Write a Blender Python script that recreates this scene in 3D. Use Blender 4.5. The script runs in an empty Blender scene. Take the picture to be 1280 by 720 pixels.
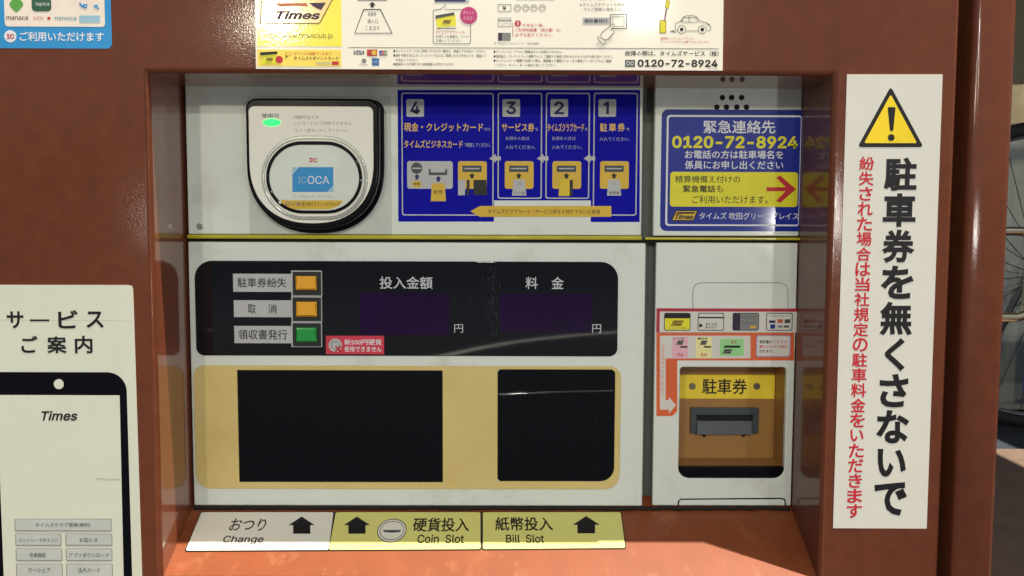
import bpy, bmesh, math, random
from mathutils import Vector, Matrix, Euler
random.seed(7)
R = math.radians
scene = bpy.context.scene
COL = scene.collection

# ------------------------------------------------------------------ camera
F = 1150.0                      # focal length in pixels of a 1280 px wide frame
DIST = 0.834                    # camera to the machine's front face
PITCH, YAW, ROLL = R(4.38), R(-0.3), 0.0032
cam_d = bpy.data.cameras.new('camera')
cam_d.sensor_width = 36.0
cam_d.lens = F / 1280.0 * 36.0
cam_d.clip_start = 0.02
cam_d.clip_end = 500
cam = bpy.data.objects.new('camera', cam_d)
COL.objects.link(cam)
CAM_R = Matrix.Rotation(YAW, 3, 'Z') @ Matrix.Rotation(R(90) - PITCH, 3, 'X') @ Matrix.Rotation(ROLL, 3, 'Z')
CAM_P = Vector((0, -DIST, 0))
cam.matrix_world = Matrix.Translation(CAM_P) @ CAM_R.to_4x4()
scene.camera = cam

# ------------------------------------------------------------------ light
SUN_DIR = Vector((0.101, -0.0432, 0.442)).normalized()      # towards the sun
world = bpy.data.worlds.new('World')
scene.world = world
world.use_nodes = True
wn = world.node_tree
bgn = wn.nodes['Background']
sky = wn.nodes.new('ShaderNodeTexSky')
sky.sky_type = 'NISHITA'
sky.sun_disc = False
sky.sun_elevation = math.asin(SUN_DIR.z)
sky.sun_rotation = math.atan2(SUN_DIR.x, SUN_DIR.y)
sky.dust_density = 3.0
hs = wn.nodes.new('ShaderNodeHueSaturation')
hs.inputs['Saturation'].default_value = 0.6
wn.links.new(sky.outputs[0], hs.inputs['Color'])
wn.links.new(hs.outputs[0], bgn.inputs['Color'])
bgn.inputs['Strength'].default_value = 0.05
sun_d = bpy.data.lights.new('sun', 'SUN')
sun_d.energy = 5.0
sun_d.angle = R(0.5)
sun_d.color = (1.0, 0.92, 0.78)
sun = bpy.data.objects.new('sun', sun_d)
COL.objects.link(sun)
sun.rotation_euler = SUN_DIR.to_track_quat('Z', 'Y').to_euler()
sun.location = SUN_DIR * 8
scene.view_settings.view_transform = 'Standard'
scene.view_settings.look = 'None'
scene.view_settings.exposure = 0.95
scene.view_settings.gamma = 1.0
scene.view_settings.use_curve_mapping = False


# ------------------------------------------------------------------ pixels of the photo measured onto real planes
def ray(px, py):
    return (CAM_R @ Vector(((px - 640.0) / F, -(py - 360.0) / F, -1.0))).normalized()


class Plane:
    def __init__(s, o, u, v):
        s.o = Vector(o); s.u = Vector(u).normalized(); s.v = Vector(v).normalized()
        s.n = s.u.cross(s.v).normalized()
        s.px = ((s.o - CAM_P).dot(CAM_R @ Vector((0, 0, -1)))) / F      # metres per pixel, about

    def at(s, px, py):
        d = ray(px, py)
        t = (s.o - CAM_P).dot(s.n) / d.dot(s.n)
        p = CAM_P + d * t - s.o
        return (p.dot(s.u), p.dot(s.v))

    def world(s, a, b, c=0.0):
        return s.o + s.u * a + s.v * b + s.n * c


def vplane(y):
    return Plane((0, y, 0), (1, 0, 0), (0, 0, 1))


# reflected lamps (street lamps behind the photographer that show as glints in the gloss paint)
def glint_lamp(px, py, dist, energy, size, color, depth=0.0):
    d = ray(px, py)
    hit = CAM_P + d * ((depth - CAM_P.y) / d.y)
    r = Vector((d.x, -d.y, d.z))
    ld = bpy.data.lights.new('lamp', 'POINT')
    ld.energy = energy; ld.shadow_soft_size = size; ld.color = color
    o = bpy.data.objects.new('lamp', ld); COL.objects.link(o)
    o.location = hit + r * dist


glint_lamp(345, 20, 3.4, 38, 0.06, (1.0, 0.90, 0.70))
glint_lamp(803, 8, 3.6, 22, 0.09, (1.0, 0.92, 0.76))
glint_lamp(615, -70, 3.4, 45, 0.05, (1.0, 0.97, 0.92))
glint_lamp(984, 274, 3.2, 16, 0.045, (1.0, 0.96, 0.90), 0.0856)
glint_lamp(247, 284, 3.2, 1.6, 0.03, (1.0, 0.97, 0.90), 0.0856)

# ------------------------------------------------------------------ materials
def lin(c):
    return tuple(((v / 255.0) / 12.92 if v / 255.0 <= 0.04045 else ((v / 255.0 + 0.055) / 1.055) ** 2.4) for v in c)


MATS = {}


def mat(name, rgb, rough=0.5, spec=0.4, coat=0.0, coat_rough=0.05, metal=0.0, vary=0.06, scale=40.0,
        bump=0.0, bump_scale=900.0, emit=None, rough_vary=0.0, stretch=None, dirt=None):
    if name in MATS:
        return MATS[name]
    m = bpy.data.materials.new(name)
    m.use_nodes = True
    nt = m.node_tree
    b = nt.nodes['Principled BSDF']
    c = lin(rgb)
    tc = nt.nodes.new('ShaderNodeTexCoord')
    mp = nt.nodes.new('ShaderNodeMapping')
    nt.links.new(tc.outputs['Object'], mp.inputs['Vector'])
    if stretch:
        mp.inputs['Scale'].default_value = stretch
    nz = nt.nodes.new('ShaderNodeTexNoise')
    nz.inputs['Scale'].default_value = scale
    nz.inputs['Detail'].default_value = 6
    nt.links.new(mp.outputs[0], nz.inputs['Vector'])
    rp = nt.nodes.new('ShaderNodeValToRGB')
    rp.color_ramp.elements[0].position = 0.3
    rp.color_ramp.elements[1].position = 0.7
    rp.color_ramp.elements[0].color = tuple(x * (1 - vary) for x in c) + (1,)
    rp.color_ramp.elements[1].color = tuple(min(1, x * (1 + vary)) for x in c) + (1,)
    nt.links.new(nz.outputs['Fac'], rp.inputs['Fac'])
    out = rp.outputs['Color']
    if dirt:                       # blotches of wear with a shape of their own
        dcol, damount, dscale = dirt
        n2 = nt.nodes.new('ShaderNodeTexNoise')
        n2.inputs['Scale'].default_value = dscale
        n2.inputs['Detail'].default_value = 9
        n2.inputs['Roughness'].default_value = 0.65
        nt.links.new(mp.outputs[0], n2.inputs['Vector'])
        r2 = nt.nodes.new('ShaderNodeMapRange')
        r2.inputs['From Min'].default_value = 0.55
        r2.inputs['From Max'].default_value = 0.8
        r2.inputs['To Max'].default_value = damount
        nt.links.new(n2.outputs['Fac'], r2.inputs['Value'])
        mx = nt.nodes.new('ShaderNodeMix'); mx.data_type = 'RGBA'
        nt.links.new(r2.outputs[0], mx.inputs['Factor'])
        nt.links.new(out, mx.inputs[6])
        mx.inputs[7].default_value = lin(dcol) + (1,)
        out = mx.outputs[2]
    nt.links.new(out, b.inputs['Base Color'])
    b.inputs['Roughness'].default_value = rough
    if rough_vary:
        mr = nt.nodes.new('ShaderNodeMapRange')
        mr.inputs['To Min'].default_value = max(0.01, rough - rough_vary)
        mr.inputs['To Max'].default_value = rough + rough_vary
        nt.links.new(nz.outputs['Fac'], mr.inputs['Value'])
        nt.links.new(mr.outputs[0], b.inputs['Roughness'])
    b.inputs['Metallic'].default_value = metal
    b.inputs['Specular IOR Level'].default_value = spec
    b.inputs['Coat Weight'].default_value = coat
    b.inputs['Coat Roughness'].default_value = coat_rough
    if bump:
        n3 = nt.nodes.new('ShaderNodeTexNoise')
        n3.inputs['Scale'].default_value = bump_scale
        n3.inputs['Detail'].default_value = 2
        nt.links.new(tc.outputs['Object'], n3.inputs['Vector'])
        bp = nt.nodes.new('ShaderNodeBump')
        bp.inputs['Strength'].default_value = bump
        bp.inputs['Distance'].default_value = 0.0004
        nt.links.new(n3.outputs['Fac'], bp.inputs['Height'])
        nt.links.new(bp.outputs[0], b.inputs['Normal'])
        nt.links.new(bp.outputs[0], b.inputs['Coat Normal'])
    if emit:
        b.inputs['Emission Color'].default_value = lin(emit[0]) + (1,)
        b.inputs['Emission Strength'].default_value = emit[1]
    MATS[name] = m
    return m


BROWN = mat('brown_gloss_paint', (100, 53, 34), 0.45, 0.06, 0.48, 0.10, vary=0.10, scale=60, bump=0.13, bump_scale=620)
RECESS = mat('brown_recess_paint', (126, 66, 40), 0.45, 0.25, 1.0, 0.03, vary=0.08, scale=30, bump=0.02, bump_scale=200)
LEDGE = mat('brown_ledge_paint', (126, 65, 35), 0.45, 0.25, 0.2, 0.25, vary=0.08, scale=25, stretch=(1.6, 1, 1),
            bump=0.1, bump_scale=500, dirt=((186, 130, 92), 0.35, 34))
WHITE = mat('off_white_steel', (218, 225, 213), 0.35, 0.4, 0.3, 0.12, vary=0.03, scale=9, bump=0.05, bump_scale=500,
            dirt=((150, 146, 122), 0.38, 22))
DARK = mat('dark_gap', (40, 42, 40), 0.6, 0.3)
CHANNEL = mat('grey_channel', (92, 98, 92), 0.5, 0.3)
RUBBER = mat('black_sealant', (26, 22, 21), 0.7, 0.3, bump=0.3, bump_scale=150)
YLIP = mat('yellow_lip', (200, 190, 40), 0.25, 0.5, 0.8, 0.14, vary=0.1, scale=30)
BLACKG = mat('black_gloss_plastic', (5, 6, 11), 0.03, 0.5, 0.0, 0.03, rough_vary=0.01, scale=18)
BLACKP = mat('black_plastic', (9, 9, 16), 0.2, 0.16)
GLASS = mat('dark_glass', (4, 5, 10), 0.06, 0.3, rough_vary=0.04, scale=25)
SMOKE = mat('smoked_moulding', (7, 8, 12), 0.35, 0.16)
PURPLE = mat('purple_display_window', (30, 3, 48), 0.1, 0.3, vary=0.25, scale=14)
YFRAME = mat('dull_yellow_plastic', (210, 190, 122), 0.5, 0.3, vary=0.06, scale=7, dirt=((180, 145, 70), 0.4, 12))
STICKER = mat('white_sticker', (212, 210, 198), 0.45, 0.3, vary=0.02, scale=8, dirt=((180, 172, 146), 0.3, 14), bump=0.25, bump_scale=60)
BOARD = mat('cream_board', (240, 233, 214), 0.35, 0.3, 0.3, 0.08, vary=0.02, scale=8)
POSTER = mat('cream_poster', (206, 208, 190), 0.4, 0.35, vary=0.025, scale=5, dirt=((184, 180, 150), 0.3, 12), bump=0.25, bump_scale=50)
INK = mat('black_ink', (22, 20, 22), 0.45, 0.3)
INKG = mat('grey_ink', (150, 148, 140), 0.5, 0.3)
INKW = mat('white_ink', (222, 224, 226), 0.45, 0.3)
INKR = mat('red_ink', (192, 34, 48), 0.45, 0.3)
INKB = mat('navy_ink', (24, 24, 90), 0.45, 0.3)
INKY = mat('yellow_ink', (226, 218, 40), 0.4, 0.3)
BLUE = mat('deep_blue_print', (13, 13, 158), 0.5, 0.06, vary=0.08, scale=20)
BLUE2 = mat('blue_print', (20, 40, 142), 0.35, 0.2, 0.45, 0.07, vary=0.06, scale=20)
SKYB = mat('sky_blue_print', (42, 142, 200), 0.45, 0.3, vary=0.05)
PALEB = mat('pale_blue_print', (150, 190, 206), 0.45, 0.3)
YPRINT = mat('yellow_print', (240, 226, 40), 0.3, 0.3, 0.5, 0.07, vary=0.04, bump=0.1, bump_scale=420)
OCHRE = mat('ochre_print', (214, 176, 52), 0.4, 0.3)
GOLDTX = mat('gold_ink', (232, 190, 70), 0.45, 0.3)
ORANGE = mat('orange_print', (216, 98, 52), 0.45, 0.3)
REDP = mat('crimson_print', (176, 44, 62), 0.45, 0.3)
MAGENTA = mat('magenta_print', (188, 44, 110), 0.45, 0.3)
PINK = mat('pink_print', (226, 176, 186), 0.5, 0.3)
PALEY = mat('pale_yellow_print', (236, 228, 160), 0.5, 0.3)
PALEG = mat('pale_green_print', (150, 214, 140), 0.5, 0.3)
GREEN = mat('green_print', (92, 160, 72), 0.5, 0.3)
DGREEN = mat('dark_green_print', (48, 92, 66), 0.5, 0.3)
GREY = mat('grey_print', (184, 186, 184), 0.5, 0.3)
MIDGREY = mat('mid_grey_print', (128, 130, 126), 0.5, 0.3)
DGREY = mat('dark_grey_print', (70, 74, 76), 0.5, 0.3)
KEYO = mat('orange_key', (236, 168, 30), 0.35, 0.4, 0.3, vary=0.03)
KEYG = mat('green_key', (20, 150, 58), 0.35, 0.4, 0.3, vary=0.03)
LABW = mat('grey_white_label', (222, 218, 200), 0.45, 0.3, vary=0.02)
LABY = mat('yellow_label', (212, 208, 120), 0.45, 0.3, vary=0.02)
FACE = mat('ivory_plastic', (236, 234, 218), 0.35, 0.4, 0.2, vary=0.01)
SILVER = mat('silver_ring', (190, 194, 186), 0.2, 0.5, metal=0.8)
PAD = mat('pale_pad', (214, 222, 208), 0.3, 0.4, 0.3)
SLOTBR = mat('ochre_brown_plastic', (158, 115, 60), 0.4, 0.4, vary=0.06)
SLOTGR = mat('slate_plastic', (62, 70, 74), 0.4, 0.4)
SCREW = mat('dull_screw', (112, 108, 92), 0.4, 0.5, metal=0.6)
LED = mat('lit_green_lamp', (20, 110, 60), 0.3, 0.2, emit=((36, 255, 96), 1.1))
CHROME = mat('warm_chrome', (214, 200, 170), 0.18, 0.5, metal=1.0)
TYRE = mat('tyre_rubber', (30, 28, 28), 0.7, 0.3)
STEEL = mat('dull_steel', (150, 152, 150), 0.35, 0.5, metal=0.9)
BIKEBL = mat('blue_bike_paint', (40, 84, 220), 0.3, 0.5, 0.5)
ACRYL = mat('clear_film_edge', (200, 206, 194), 0.2, 0.5, 0.5)


# ------------------------------------------------------------------ object helpers
def wloc(o):
    v = Vector((0, 0, 0))
    while o is not None:
        v = v + o.location; o = o.parent
    return v


def thing(name, loc, label, cat, group=None):
    o = bpy.data.objects.new(name, None)
    o.empty_display_size = 0.03
    COL.objects.link(o)
    o.location = loc
    o['label'] = label; o['category'] = cat
    if group: o['group'] = group
    return o


def finish(name, me, m, parent, smooth=True):
    if parent is not None:
        me.transform(Matrix.Translation(-wloc(parent)))
    me.materials.clear()
    me.materials.append(m)
    o = bpy.data.objects.new(name, me)
    COL.objects.link(o)
    o.parent = parent
    if smooth and len(me.polygons):
        me.polygons.foreach_set('use_smooth', [True] * len(me.polygons))
        me.set_sharp_from_angle(angle=R(35))
    return o


def from_curve(cu):
    tmp = bpy.data.objects.new('tmp', cu)
    COL.objects.link(tmp)
    dg = bpy.context.evaluated_depsgraph_get()
    dg.update()
    me = bpy.data.meshes.new_from_object(tmp.evaluated_get(dg))
    bpy.data.objects.remove(tmp)
    bpy.data.curves.remove(cu)
    return me


def place(me, pl, lift):
    for v in me.vertices:
        v.co = pl.world(v.co.x, v.co.y, lift + v.co.z)


def shape(name, pl, loops, lift, thick, m, parent, bevel=0.0):
    """flat piece with holes; its front stands `lift` off the plane, its back `thick` behind that"""
    cu = bpy.data.curves.new('c', 'CURVE')
    cu.dimensions = '2D'
    cu.fill_mode = 'BOTH' if thick > 0 else 'FRONT'
    for lp in loops:
        sp = cu.splines.new('POLY')
        sp.points.add(len(lp) - 1)
        for p, (a, b) in zip(sp.points, lp):
            p.co = (a, b, 0, 1)
        sp.use_cyclic_u = True
    if thick > 0:
        cu.extrude = thick / 2 - bevel
        if bevel:
            cu.bevel_depth = bevel; cu.bevel_resolution = 3; cu.offset = -bevel
    me = from_curve(cu)
    place(me, pl, lift - thick / 2)
    return finish(name, me, m, parent)


def rr(pl, x0, y0, x1, y1, r=0.0, corners='abcd', seg=8):
    """rounded rectangle from pixel bounds; corners: a top-left, b top-right, c bottom-right, d bottom-left"""
    cx, cy = (x0 + x1) / 2, (y0 + y1) / 2
    L = pl.at(x0, cy)[0]; Rr = pl.at(x1, cy)[0]
    T = pl.at(cx, y0)[1]; B = pl.at(cx, y1)[1]
    rad = r if isinstance(r, dict) else {k: (r if k in corners else 0) for k in 'abcd'}
    out = []
    for key, (x, y), (sx, sy), a0 in (('a', (L, T), (1, -1), 180), ('b', (Rr, T), (-1, -1), 90),
                                      ('c', (Rr, B), (-1, 1), 0), ('d', (L, B), (1, 1), 270)):
        q = rad.get(key, 0) * pl.px
        if q <= 0:
            out.append((x, y)); continue
        ox, oy = x + sx * q, y + sy * q
        for k in range(seg + 1):
            a = R(a0 - 90.0 * k / seg)
            out.append((ox + q * math.cos(a), oy + q * math.sin(a)))
    return out


def poly(pl, pts):
    return [pl.at(*p) for p in pts]


def ell(pl, cx, cy, rx, ry=None, n=36):
    ry = rx if ry is None else ry
    a, b = pl.at(cx, cy)
    sx = pl.at(cx + rx, cy)[0] - a
    sy = pl.at(cx, cy - ry)[1] - b
    return [(a + sx * math.cos(2 * math.pi * k / n), b + sy * math.sin(2 * math.pi * k / n)) for k in range(n)]


def stroke(name, pl, pts, w, lift, m, parent, closed=False, raw=False):
    """a printed line of pixel width w"""
    cu = bpy.data.curves.new('c', 'CURVE')
    cu.dimensions = '3D'
    cu.bevel_depth = w * pl.px / 2
    cu.bevel_resolution = 1
    lines = pts if isinstance(pts[0][0], (tuple, list)) else [pts]
    for ln in lines:
        sp = cu.splines.new('POLY')
        sp.points.add(len(ln) - 1)
        for p, q in zip(sp.points, ln):
            a, b = q if raw else pl.at(*q)
            p.co = (a, b, 0, 1)
        sp.use_cyclic_u = closed
    me = from_curve(cu)
    for v in me.vertices:
        v.co.z *= 0.15
    place(me, pl, lift)
    return finish(name, me, m, parent)


INKLIFT = 0.00012
# Blender's own bundled Latin face for western words and figures (falls back to the built-in font)
LATIN = None
try:
    import os
    LATIN = bpy.data.fonts.load(os.path.join(bpy.utils.resource_path('LOCAL'), 'datafiles', 'fonts', 'Inter.woff2'))
except Exception:
    LATIN = None


def text(s, box, pl, lift, m, parent, bold=0.0, vertical=False, shear=0.0, name='lettering', rot=0.0):
    cu = bpy.data.curves.new('t', 'FONT')
    cu.body = '\n'.join(s) if vertical else s
    if LATIN is not None and s.isascii():
        cu.font = LATIN
    cu.align_x = 'CENTER' if vertical else 'LEFT'
    cu.size = 1.0
    cu.shear = shear
    cu.resolution_u = 3 if (box[3] - box[1] > 7 or vertical) else 1
    cu.fill_mode = 'FRONT'
    if vertical:
        cu.space_line = 1.0
    if bold:                       # heavier weight: grow the outline instead of shrinking the gaps
        cu.bevel_depth = bold; cu.bevel_resolution = 0
    me = from_curve(cu)
    if not me.vertices:
        return None
    if rot:
        me.transform(Matrix.Rotation(rot, 4, 'Z'))
    xs = [v.co.x for v in me.vertices]; ys = [v.co.y for v in me.vertices]
    x0, x1, y0, y1 = min(xs), max(xs), min(ys), max(ys)
    cx, cy = (box[0] + box[2]) / 2, (box[1] + box[3]) / 2
    L = pl.at(box[0], cy)[0]; Rr = pl.at(box[2], cy)[0]
    T = pl.at(cx, box[1])[1]; B = pl.at(cx, box[3])[1]
    for v in me.vertices:
        v.co.x = L + (v.co.x - x0) / max(1e-6, x1 - x0) * (Rr - L)
        v.co.y = B + (v.co.y - y0) / max(1e-6, y1 - y0) * (T - B)
        v.co.z *= 0.0006
    place(me, pl, lift)
    return finish(name, me, m, parent, smooth=False)


def mesh_from(name, verts, faces, m, parent, smooth=False):
    me = bpy.data.meshes.new(name)
    me.from_pydata([tuple(v) for v in verts], [], faces)
    bm = bmesh.new(); bm.from_mesh(me)
    bmesh.ops.recalc_face_normals(bm, faces=bm.faces)
    bm.to_mesh(me); bm.free()
    return finish(name, me, m, parent, smooth)


def box(name, lo, hi, m, parent, bevel=0.0):
    bm = bmesh.new()
    bmesh.ops.create_cube(bm, size=1.0)
    for v in bm.verts:
        v.co = Vector([lo[i] + (v.co[i] + 0.5) * (hi[i] - lo[i]) for i in range(3)])
    if bevel:
        bmesh.ops.bevel(bm, geom=list(bm.edges), offset=bevel, segments=3, affect='EDGES', profile=0.5)
    me = bpy.data.meshes.new(name); bm.to_mesh(me); bm.free()
    return finish(name, me, m, parent)


def tube(name, pts, r, m, parent, closed=False, smooth_path=False):
    cu = bpy.data.curves.new('c', 'CURVE')
    cu.dimensions = '3D'; cu.bevel_depth = r; cu.bevel_resolution = 4; cu.use_fill_caps = True
    lines = pts if isinstance(pts[0][0], (tuple, list, Vector)) else [pts]
    for ln in lines:
        sp = cu.splines.new('NURBS' if smooth_path else 'POLY')
        sp.points.add(len(ln) - 1)
        for p, q in zip(sp.points, ln):
            p.co = (q[0], q[1], q[2], 1)
        sp.use_cyclic_u = closed
        if smooth_path:
            sp.order_u = 3; sp.use_endpoint_u = True; sp.resolution_u = 8
    me = from_curve(cu)
    return finish(name, me, m, parent)


# ------------------------------------------------------------------ the payment machine
FRONT = vplane(0.0)
D = 0.0856
BACK = vplane(D)
XL = (FRONT.at(189, 300)[0] + BACK.at(234, 300)[0]) / 2
XR = (FRONT.at(1036, 300)[0] + BACK.at(998, 300)[0]) / 2
ZC = (FRONT.at(641, 92)[1] + BACK.at(641, 110)[1]) / 2
ZJ = BACK.at(641, 636)[1]
SLOPE = 0.477
GROUND = -0.43


def zf(y):
    return ZJ - SLOPE * (D - y)


mach = thing('payment_machine', (0, 0.1, GROUND), 'brown parking payment machine with white recessed panels, black display and sloping ledge', 'payment machine')
RAD = 0.005


def recess_loop(y, off):
    return [(XL - off, y, ZC + off), (XR + off, y, ZC + off), (XR + off, y, zf(y) - off), (XL - off, y, zf(y) - off)]


XO0, XO1, ZO0, ZO1 = -0.62, FRONT.at(1189, 300)[0], GROUND, 0.36
loops = []
ro = 0.004
for y in (0.40,):
    loops.append([(XO0, y, ZO1), (XO1, y, ZO1), (XO1, y, ZO0), (XO0, y, ZO0)])
for k in range(6, -1, -1):
    a = R(90 * k / 6)
    i = ro * (1 - math.sin(a)); y = ro * (1 - math.cos(a))
    loops.append([(XO0 + i, y, ZO1 - i), (XO1 - i, y, ZO1 - i), (XO1 - i, y, ZO0 + i), (XO0 + i, y, ZO0 + i)])
for k in range(0, 9):
    a = R(90 * k / 8)
    loops.append(recess_loop(RAD * (1 - math.cos(a)), RAD * (1 - math.sin(a))))
verts = [v for l in loops for v in l]
faces = []
for i in range(len(loops) - 1):
    for k in range(4):
        a, b = i * 4 + k, i * 4 + (k + 1) % 4
        faces.append((a, b, b + 4, a + 4))
mesh_from('front_panel', verts, faces, BROWN, mach, smooth=True)
la, lb = recess_loop(RAD, 0), recess_loop(D + 0.03, 0)
mesh_from('recess_wall', la + lb, [(0, 1, 5, 4), (3, 0, 4, 7)], RECESS, mach)
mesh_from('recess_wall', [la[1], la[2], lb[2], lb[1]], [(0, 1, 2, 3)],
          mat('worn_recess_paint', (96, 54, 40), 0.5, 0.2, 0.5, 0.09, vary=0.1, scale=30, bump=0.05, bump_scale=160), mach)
mesh_from('ledge', [la[3], la[2], lb[2], lb[3]], [(0, 1, 2, 3)], LEDGE, mach)
box('groove_backing', (XO1 + 0.0005, 0.03, GROUND + 0.002), (XO1 + 0.02, 0.38, 0.35), DARK, mach)
pl_ = FRONT
px0, px1 = FRONT.at(1206, 300)[0], FRONT.at(1259, 300)[0]
box('side_post', (px0, -0.002, GROUND), (px1, 0.36, 0.36), BROWN, mach, bevel=0.006)

# white panels
up = shape('upper_panel', BACK, [rr(BACK, 233, 90, 803, 293.5, 1.5)], 0, 0.012, WHITE, mach, bevel=0.0012)
low = shape('lower_panel', BACK, [rr(BACK, 239, 303, 805, 632, 2)], 0.001, 0.012, WHITE, mach, bevel=0.0015)
upr = shape('upper_panel', BACK, [rr(BACK, 818, 90, 1001, 295, 1.5)], 0, 0.012, WHITE, mach, bevel=0.0012)
HOLE = rr(BACK, 849, 459, 982, 598, {'a': 4, 'b': 5, 'c': 14, 'd': 14})
shape('back_plate', BACK, [[(XL - .01, ZJ - .03), (XR + .01, ZJ - .03), (XR + .01, ZC + .01), (XL - .01, ZC + .01)], rr(BACK, 846, 456, 985, 601)],
      -0.018, 0.008, CHANNEL, mach)
lowr = shape('lower_panel', BACK, [rr(BACK, 818, 303.5, 993, 632, 2), HOLE], 0.0, 0.008, WHITE, mach, bevel=0.0010)
shape('yellow_lip', BACK, [rr(BACK, 235, 294, 802, 299, 1)], 0.004, 0.012, YLIP, mach, bevel=0.0019)
shape('yellow_lip', BACK, [rr(BACK, 806, 296.8, 1001, 300, 1)], 0.003, 0.012, YLIP, mach, bevel=0.001)
shape('seam', BACK, [rr(BACK, 233, 299, 804, 303)], -0.004, 0.006, RUBBER, mach)
shape('seam', BACK, [rr(BACK, 806, 300, 1001, 303.5)], -0.004, 0.006, RUBBER, mach)
# lumpy sealant along the foot of the panels
n = 90
pts = []
for k in range(n + 1):
    x = XL + 0.002 + (XR - XL - 0.004) * k / n
    pts.append((x, D - 0.0012 + random.uniform(-.0005, .0005), ZJ + 0.0012 + random.uniform(-.0006, .0006)))
tube('sealant', pts, 0.0021, RUBBER, mach)
# left gap
shape('seam', BACK, [rr(BACK, 231, 100, 233, 300)], -0.006, 0.004, RUBBER, mach)

# speaker holes
for (x, y) in [(903, 122), (914.5, 122), (927, 122), (896, 134), (908, 134), (921, 134), (933, 134)]:
    shape('speaker_hole', BACK, [ell(BACK, x, y, 3.5, n=20)], 0.00015, 0.0001, RUBBER, upr)
# screws of the upper panel
shape('screw', BACK, [ell(BACK, 250, 283, 4, n=20)], 0.0012, 0.0012, SILVER, up, bevel=0.0004)
# pressed door outlines on the ticket panel
stroke('door_seam', BACK, [(866, 390), (866, 363), (869, 356), (876, 353.5), (975, 353.5), (982, 356), (985, 363), (985, 388)], 1.0, 0.0, MIDGREY, lowr)
stroke('door_seam', BACK, [(848, 632), (848, 627), (851, 624), (977, 623), (981, 625), (982, 632)], 2.0, 0.0, RUBBER, lowr)

# ---- display
disp = shape('display', BACK, [rr(BACK, 245, 326.5, 772, 444.5, {'a': 22, 'b': 22, 'c': 10, 'd': 10})], 0.0025, 0.003, BLACKG, mach, bevel=0.0006)
DL = 0.0025
shape('number_window', BACK, [rr(BACK, 450, 366, 562, 418)], DL + INKLIFT, 0.0001, PURPLE, disp)
shape('number_window', BACK, [rr(BACK, 625, 367, 739, 415.5)], DL + INKLIFT, 0.0001, PURPLE, disp)
GTX = mat('pale_grey_ink', (196, 198, 200), 0.5, 0.3)
text('投入金額', (475, 345.5, 541, 361), BACK, DL + INKLIFT, GTX, disp, 0.01)
text('料', (657, 346, 672, 361), BACK, DL + INKLIFT, GTX, disp, 0.01)
text('金', (689, 346, 704.5, 361), BACK, DL + INKLIFT, GTX, disp, 0.01)
text('円', (568, 405, 579, 415.5), BACK, DL + 2 * INKLIFT, GTX, disp)
text('円', (740, 405, 751, 416), BACK, DL + 2 * INKLIFT, GTX, disp)
for (y0, y1, s, x0, tb) in ((342, 364.5, '駐車券紛失', 292.5, (298, 347, 359, 359)),
                            (375, 396, '取', 293.5, (311, 380, 321, 391.5)),
                            (407, 428.5, '領収書発行', 294, (299, 411.5, 360, 424))):
    p = shape('key_label', BACK, [rr(BACK, x0, y0, 365.5, y1)], DL + 0.0006, 0.0006, GREY, disp)
    text(s, tb, BACK, DL + 0.0006 + INKLIFT, INK, p, 0.008)
    if s == '取':
        text('消', (336, 380, 347, 391.5), BACK, DL + 0.0006 + INKLIFT, INK, p, 0.008)
cells = ((338, 369.5, KEYO, (371, 344.5, 397, 362)), (370, 401.5, KEYO, (371.5, 376.5, 397.5, 395)), (402, 433, KEYG, (371.5, 408.5, 397.5, 427)))
for (y0, y1, m, kb) in cells:
    fr = shape('key_frame', BACK, [rr(BACK, 365.5, y0, 403.5, y1), rr(BACK, 367, y0 + 1.3, 402.6, y1 - .6)], DL + 0.002, 0.002, GREY, disp)
    w = shape('key_well', BACK, [rr(BACK, 367, y0 + 1.3, 402.6, y1 - .6)], DL + 0.0008, 0.0008, DARK, disp)
    k = shape('key', BACK, [rr(BACK, *kb, 1)], DL + 0.004, 0.0035, m, disp, bevel=0.0014)

# lamp glare smeared along wiping scratches in the display cover, drawn as pale strokes
glare_lines = [[(615.5, 333), (615, 352), (614.5, 384), (615, 416)], [(613, 334), (612.5, 362)], [(617, 345), (616.2, 392)], [(618.5, 334), (618, 349)]]
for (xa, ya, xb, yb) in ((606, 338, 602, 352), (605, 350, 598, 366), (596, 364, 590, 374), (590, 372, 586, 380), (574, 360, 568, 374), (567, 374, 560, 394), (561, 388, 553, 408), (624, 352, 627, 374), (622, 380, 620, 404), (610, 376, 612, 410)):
    glare_lines.append([(xa, ya), ((xa + xb) / 2 + random.uniform(-.6, .6), (ya + yb) / 2), (xb, yb)])
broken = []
for l_ in glare_lines:                 # break the glare strokes into short uneven dashes
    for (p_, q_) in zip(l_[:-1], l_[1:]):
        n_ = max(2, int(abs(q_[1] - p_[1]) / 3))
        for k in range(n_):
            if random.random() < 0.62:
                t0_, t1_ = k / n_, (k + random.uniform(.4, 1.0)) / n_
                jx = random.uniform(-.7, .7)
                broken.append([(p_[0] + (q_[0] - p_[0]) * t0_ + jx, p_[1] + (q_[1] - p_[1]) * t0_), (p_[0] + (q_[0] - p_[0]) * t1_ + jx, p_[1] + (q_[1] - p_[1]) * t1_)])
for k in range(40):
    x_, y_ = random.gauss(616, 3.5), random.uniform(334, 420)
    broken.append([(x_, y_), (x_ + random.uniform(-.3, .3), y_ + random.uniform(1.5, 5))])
glare_lines = broken
stroke('glare_scratches', BACK, glare_lines, 0.35, DL, mat('glare_scratch_plastic', (36, 42, 52), 0.5, 0.5, vary=0.5, scale=300), disp)

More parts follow.
